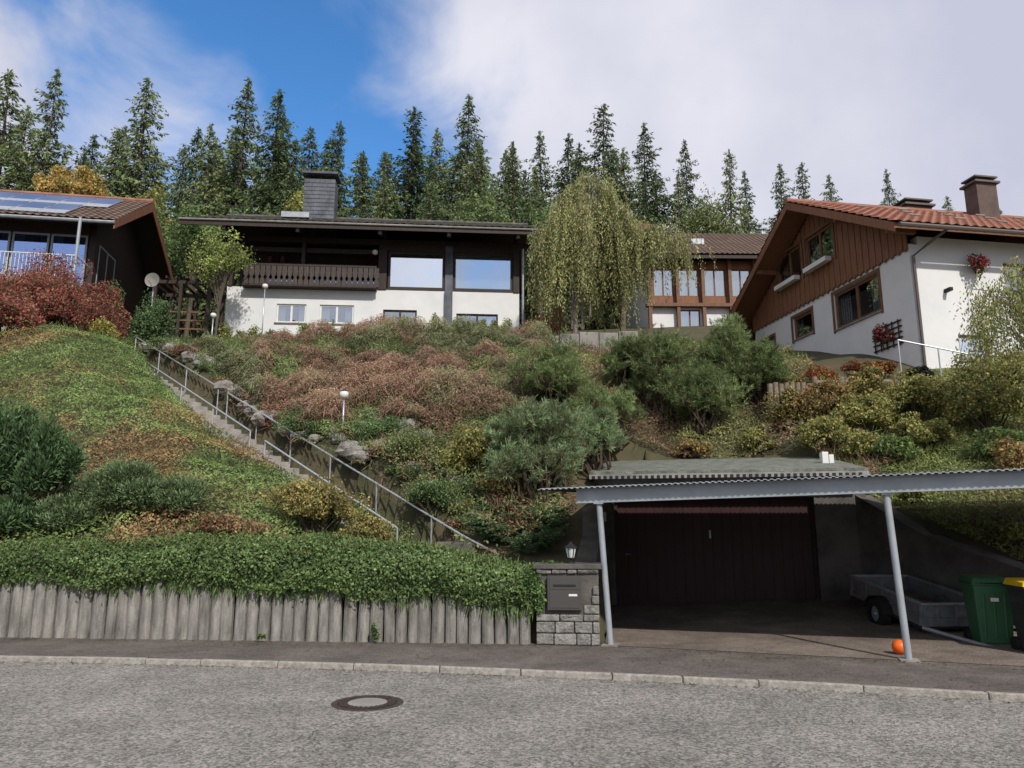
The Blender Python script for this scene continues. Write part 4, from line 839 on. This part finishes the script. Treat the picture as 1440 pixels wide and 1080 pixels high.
def wispq(x,y,zb,top,rad,ns_,L0,L1,cols,size,trunk,bark,dens=16,lean=(0,0),bot=.5):
    parts=[tubeq([(x,y,zb-.2),(x+.05,y,(zb+top)/2),(x+lean[0],y+lean[1],top-.3)],[trunk,trunk*.75,trunk*.25],bark,8)]
    LC=[];LP=[]; cen_=np.array((x+lean[0],y+lean[1],top-rad[2])); K=18; KD=unit(rvec(K)+np.array((0,0,.6))); KD[:,2]=np.abs(KD[:,2]); KB=rng.uniform(.6,1.3,K); KR=rng.uniform(.65,1.12,K)
    for j in range(ns_):
        kk=rng.integers(0,K); d=unit(KD[kk]+.42*rvec(1)[0]); d[2]=abs(d[2]); s=cen_+d*np.array(rad)*KR[kk]*rng.uniform(.6,1.05); L=rng.uniform(L0,L1)*(1.25-.7*d[2]); L=max(.3,min(L,s[2]-zb-bot*rng.uniform(.6,2.6)))
        sway=rng.normal(size=2)*.12; t=np.linspace(0,1,int(dens*L)+3)
        P=np.stack([s[0]+d[0]*.35*np.sqrt(t)+sway[0]*t,s[1]+d[1]*.35*np.sqrt(t)+sway[1]*t,s[2]+.1*np.sin(t*3)-L*t],1); 
        LP.append(np.repeat(P,2,0)+rng.normal(0,.05,(len(P)*2,3))); LC.append(pal(len(P)*2,cols,.2)*rng.uniform(.7,1.2)*KB[kk])
        if j%3==0: parts.append(tubeq([P[0],P[len(P)//2],P[-1]],[.008,.006,.003],bark,3))
        if j%8==0: o=np.array((x+lean[0]*.6,y+lean[1]*.6,zb+(top-zb)*rng.uniform(.35,.8))); parts.append(tubeq([o,(o+s)/2+np.array((0,0,.3)),s],[trunk*.35,trunk*.2,.01],bark,5))
    P=np.concatenate(LP); n=len(P); D=unit(np.array((0,0,-1.))+.6*rvec(n)); parts.append((strip(P,D,size*rng.uniform(.7,1.4,n)*2,size*.9),np.concatenate(LC)))
    return parts
WC=[(.21,.225,.08),(.26,.265,.095),(.16,.195,.07),(.29,.265,.105)]
WB=(.16,.13,.11)
mkquads('weeping_birch',wispq(2.3,26.6,8.3,14.5,(1.95,1.5,2.2),620,.9,3.4,WC,.052,.13,WB,lean=(.55,0),bot=.6)+wispq(2.6,26.6,9,15.4,(.95,.8,1.3),130,.4,1.5,WC,.05,.06,WB,lean=(.3,0))+wispq(2.9,26.7,9.5,13.0,(2.1,1.1,.9),260,.5,2.2,WC,.05,.05,WB,lean=(2.0,0),bot=.6)+wispq(2.2,26.5,9.0,12.9,(1.1,1.0,.9),190,.8,2.8,WC,.05,.05,WB,lean=(-.2,0)),gain=1.45)
mkquads('silver_birch',wispq(11.0,15.2,3.0,7.4,(1.5,1.2,1.9),420,.4,1.5,[(.19,.22,.06),(.26,.24,.07),(.15,.18,.05)],.038,.05,(.2,.17,.14),bot=.3),gain=1.4)
# ------------------------------------------------------------------ spruce forest
def spruce_mesh(Ht,Rb,seed,pw=.8,dens=9.5):
    global rng; keep=rng; rng=np.random.default_rng(seed)
    parts=[tubeq([(0,0,-.5),(0,0,Ht*.5),(0,0,Ht*.97)],[.24,.15,.02],(.07,.05,.04),7)]; P=[];D=[];L=[];C=[]
    z=.08*Ht; asym=rng.uniform(0,6.28)
    while z<Ht*.985:
        f=1-z/Ht; rad0=Rb*(f**pw)*(.85+.3*math.sin(z*1.3+seed*2))*rng.uniform(.8,1.15)+.1; nb=int(4+4.5*f)
        ph=rng.uniform(0,6.28)
        for b in range(nb):
            a=ph+b*6.283/nb+rng.normal()*.3; rad=rad0*rng.uniform(.4,1.25)*(1+.2*math.cos(a-asym)); n=int(rad*dens)+4; s=rng.uniform(.05,1,n)**.75
            dr=rng.uniform(.1,.55)-.25*(1-f); zj=z+rng.normal()*.18; px=np.cos(a)*rad*s; py=np.sin(a)*rad*s; pz=zj-dr*rad*s+.22*rad*s*s
            w=rng.normal(0,.2,n)*(1.15-s)*rad*.5; px+=-np.sin(a)*w; py+=np.cos(a)*w
            P.append(np.stack([px,py,pz-.12*rng.random(n)],1)); 
            sg=np.sign(rng.normal(size=n)); d=np.stack([np.cos(a)*.7-np.sin(a)*sg*.5,np.sin(a)*.7+np.cos(a)*sg*.5,-.75+0*s],1)+.4*rng.normal(size=(n,3)); D.append(d); L.append((.24+.36*f)*rng.uniform(.6,1.4,n))
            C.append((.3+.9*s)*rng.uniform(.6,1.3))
            if b%2==0: parts.append(tubeq([(0,0,zj),(np.cos(a)*rad,np.sin(a)*rad,zj-dr*rad+.22*rad)],[.03,.008],(.05,.04,.03),3))
        z+=(.13+.26*f)*Ht/18
    P=np.concatenate(P);D=np.concatenate(D);L=np.concatenate(L);C=np.concatenate(C)[:,None]; n=len(P)
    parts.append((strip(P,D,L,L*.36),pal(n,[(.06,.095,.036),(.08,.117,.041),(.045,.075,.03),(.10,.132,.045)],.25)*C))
    D2=np.stack([rng.normal(0,.15,90),rng.normal(0,.15,90),np.ones(90)],1); parts.append((strip(np.stack([rng.normal(0,.05,90),rng.normal(0,.05,90),rng.uniform(.94,.995,90)*Ht],1),D2+rvec(90)*.7,.22,.08),pal(90,[(.07,.11,.035)])))
    rng=keep; return mkquads('spruce',parts,link=False,mat=SPM,gain=1.75)
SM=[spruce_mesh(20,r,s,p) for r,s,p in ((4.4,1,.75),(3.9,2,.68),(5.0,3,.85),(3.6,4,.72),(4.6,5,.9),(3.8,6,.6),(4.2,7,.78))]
fo=empty('spruce_forest')
def spruce(x,y,top,wd=1.,i=None):
    b=gz(x,y)-.3; h=top-b; k=i if i is not None else random.randrange(7); o=bpy.data.objects.new('spruce',SM[k]); COL.objects.link(o); o.parent=fo; o.location=(x,y,b); s=h/20; o.scale=(s*wd*random.uniform(.8,1.2),s*wd*random.uniform(.8,1.2),s); o.rotation_euler=(random.uniform(-.03,.03),random.uniform(-.03,.03),random.uniform(0,6.28))
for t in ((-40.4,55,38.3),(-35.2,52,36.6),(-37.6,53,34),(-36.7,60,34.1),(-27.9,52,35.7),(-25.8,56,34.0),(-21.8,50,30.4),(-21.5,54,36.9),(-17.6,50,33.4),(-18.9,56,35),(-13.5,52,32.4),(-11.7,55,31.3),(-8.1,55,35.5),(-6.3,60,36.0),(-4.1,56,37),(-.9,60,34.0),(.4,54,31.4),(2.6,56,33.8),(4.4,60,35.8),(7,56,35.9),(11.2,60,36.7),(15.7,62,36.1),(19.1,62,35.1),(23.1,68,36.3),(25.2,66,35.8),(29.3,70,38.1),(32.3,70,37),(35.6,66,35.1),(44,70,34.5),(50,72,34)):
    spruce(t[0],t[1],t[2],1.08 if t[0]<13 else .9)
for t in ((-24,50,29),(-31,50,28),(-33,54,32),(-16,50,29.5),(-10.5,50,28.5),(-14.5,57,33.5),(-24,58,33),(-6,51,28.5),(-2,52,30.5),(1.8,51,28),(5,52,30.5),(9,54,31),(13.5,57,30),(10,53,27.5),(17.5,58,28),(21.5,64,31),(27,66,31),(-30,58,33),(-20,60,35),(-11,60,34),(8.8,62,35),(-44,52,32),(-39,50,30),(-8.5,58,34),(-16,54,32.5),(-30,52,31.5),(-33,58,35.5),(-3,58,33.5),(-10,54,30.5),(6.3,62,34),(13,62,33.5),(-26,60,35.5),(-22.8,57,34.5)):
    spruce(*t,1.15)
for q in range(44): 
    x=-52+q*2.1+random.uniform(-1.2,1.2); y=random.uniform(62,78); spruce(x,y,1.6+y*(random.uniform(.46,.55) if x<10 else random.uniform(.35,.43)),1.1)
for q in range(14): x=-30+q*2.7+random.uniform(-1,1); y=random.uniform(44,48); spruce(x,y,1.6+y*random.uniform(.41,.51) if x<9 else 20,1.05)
ORG=[(.36,.2,.04),(.3,.22,.055),(.2,.19,.05)]; YEL2=[(.24,.22,.05),(.18,.19,.05),(.14,.17,.045)]
leafy_tree('maple_tree',-26.6,42,9,(2.0,1.8,1.8),8.2,5500,.1,ORG,k=26,tr=.15,z=13.6,rs=.28)
for (x,y,h,cr,cl) in ((-14.5,40,8,2.6,[(.06,.105,.035),(.08,.13,.045)]),(-18.5,41,8.5,2.8,[(.07,.12,.035),(.09,.14,.045)]),(-8,42,7.5,2.0,YEL2),(1.5,40,8,2.2,[(.10,.14,.05),(.08,.13,.045)]),(-1.8,42,9.2,2.3,[(.11,.155,.055),(.09,.14,.045)]),(21,50,9.5,2.6,[(.13,.16,.045),(.17,.19,.05)]),(24,55,9,2.6,YEL2),(-22,38,6,2.4,[(.07,.12,.035)]),(5.5,36,5.5,1.8,[(.09,.13,.04)]),(18.5,48,8,2.2,[(.09,.13,.035)]),(-13,44,10,1.6,YEL2),(13.5,50,10,2.2,[(.11,.14,.045)]),(-23,44,10.5,1.8,YEL2)):
    leafy_tree('deciduous_tree',x,y,h,(cr,cr,h*.36),h*.66,5500,.095,cl,k=30,tr=.16,rs=.28)
n=1000; x=rng.uniform(-9,6,n); y=np.where(rng.random(n)<.6,yb(x)-.06-rng.exponential(.1,n),rng.uniform(yk(x)+.02,yb(x),n)); C=np.stack([x,y,np.full(n,.012)],1)
mkquads('fallen_leaves',[(leafq(C,unit(np.array((0,0,1.))+.2*rvec(n)),.018*rng.uniform(.6,1.3,n)),pal(n,[(.14,.09,.04),(.2,.13,.05),(.08,.06,.03)]))],gain=1)
n=800; x=rng.uniform(-9,6,n); C=np.stack([x,yk(x)-.1-rng.exponential(.06,n),np.full(n,RZ+.01)],1)
mkquads('fallen_leaves',[(leafq(C,unit(np.array((0,0,1.))+.2*rvec(n)),.016*rng.uniform(.6,1.3,n)),pal(n,[(.14,.09,.04),(.1,.12,.04),(.08,.06,.03)]))],gain=1)
# ------------------------------------------------------------------ world & sun
sd=np.array((.34,-.80,.76)); sd/=np.linalg.norm(sd); el=math.asin(sd[2]); az=math.atan2(sd[0],sd[1])
w=bpy.data.worlds.new('World'); scene.world=w; w.use_nodes=True; nt=w.node_tree; nt.nodes.clear(); N_=nt.nodes.new; Lk=nt.links.new
out=N_('ShaderNodeOutputWorld'); sky=N_('ShaderNodeTexSky'); sky.sky_type='NISHITA'; sky.sun_disc=False; sky.sun_elevation=el; sky.sun_rotation=az; sky.altitude=900; sky.air_density=1.0; sky.dust_density=.3; sky.ozone_density=2.5
hsv=N_('ShaderNodeHueSaturation'); hsv.inputs['Saturation'].default_value=1.25; hsv.inputs['Value'].default_value=1.45; Lk(sky.outputs[0],hsv.inputs['Color'])
bg=N_('ShaderNodeBackground'); bg.inputs[1].default_value=.15; Lk(hsv.outputs[0],bg.inputs[0])
tc=N_('ShaderNodeTexCoord')
dists=[]
for (c,r) in (((-.27,.80,.535),.11),((-.196,.858,.475),.09),((-.33,.72,.61),.14),((.12,-.93,.42),.015)):
    vm=N_('ShaderNodeVectorMath'); vm.operation='DISTANCE'; Lk(tc.outputs['Generated'],vm.inputs[0]); vm.inputs[1].default_value=c
    s=N_('ShaderNodeMath'); s.operation='SUBTRACT'; Lk(vm.outputs['Value'],s.inputs[0]); s.inputs[1].default_value=r; dists.append(s.outputs[0])
d=dists[0]
for o in dists[1:]:
    m_=N_('ShaderNodeMath'); m_.operation='MINIMUM'; Lk(d,m_.inputs[0]); Lk(o,m_.inputs[1]); d=m_.outputs[0]
no=N_('ShaderNodeTexNoise'); no.inputs['Scale'].default_value=5.; no.inputs['Detail'].default_value=9; no.inputs['Roughness'].default_value=.55; no.inputs['Distortion'].default_value=.4; Lk(tc.outputs['Generated'],no.inputs['Vector'])
mm=N_('ShaderNodeMath'); mm.operation='MULTIPLY_ADD'; Lk(d,mm.inputs[0]); mm.inputs[1].default_value=2.1; Lk(no.outputs['Fac'],mm.inputs[2])
mr=N_('ShaderNodeMapRange'); mr.interpolation_type='SMOOTHSTEP'; mr.inputs[1].default_value=.40; mr.inputs[2].default_value=.86; Lk(mm.outputs[0],mr.inputs[0])
n2=N_('ShaderNodeTexNoise'); n2.inputs['Scale'].default_value=2.6; n2.inputs['Detail'].default_value=6; n2.inputs['Roughness'].default_value=.5; Lk(tc.outputs['Generated'],n2.inputs['Vector'])
cr=N_('ShaderNodeValToRGB'); cr.color_ramp.elements[0].position=.36; cr.color_ramp.elements[1].position=.62; cr.color_ramp.elements[0].color=(.57,.59,.72,1); cr.color_ramp.elements[1].color=(.80,.80,.89,1); Lk(n2.outputs['Fac'],cr.inputs[0])
bg2=N_('ShaderNodeBackground'); bg2.inputs[1].default_value=1.; Lk(cr.outputs[0],bg2.inputs[0])
mx=N_('ShaderNodeMixShader'); Lk(mr.outputs[0],mx.inputs[0]); Lk(bg.outputs[0],mx.inputs[1]); Lk(bg2.outputs[0],mx.inputs[2]); Lk(mx.outputs[0],out.inputs[0])
sl=bpy.data.lights.new('sun','SUN'); sl.energy=4.1; sl.angle=R(1.5); sl.color=(1,.95,.87); so=bpy.data.objects.new('sun',sl); COL.objects.link(so); so.rotation_euler=Vector(-sd).to_track_quat('-Z','Y').to_euler()
cam=bpy.data.cameras.new('camera'); cam.lens=26.25; cam.sensor_width=36; cam.clip_end=3000; co=bpy.data.objects.new('camera',cam); COL.objects.link(co); co.location=(0,0,1.6); co.rotation_euler=(R(101),0,0); scene.camera=co
scene.view_settings.view_transform='Standard'; scene.view_settings.look='None'; scene.view_settings.exposure=0
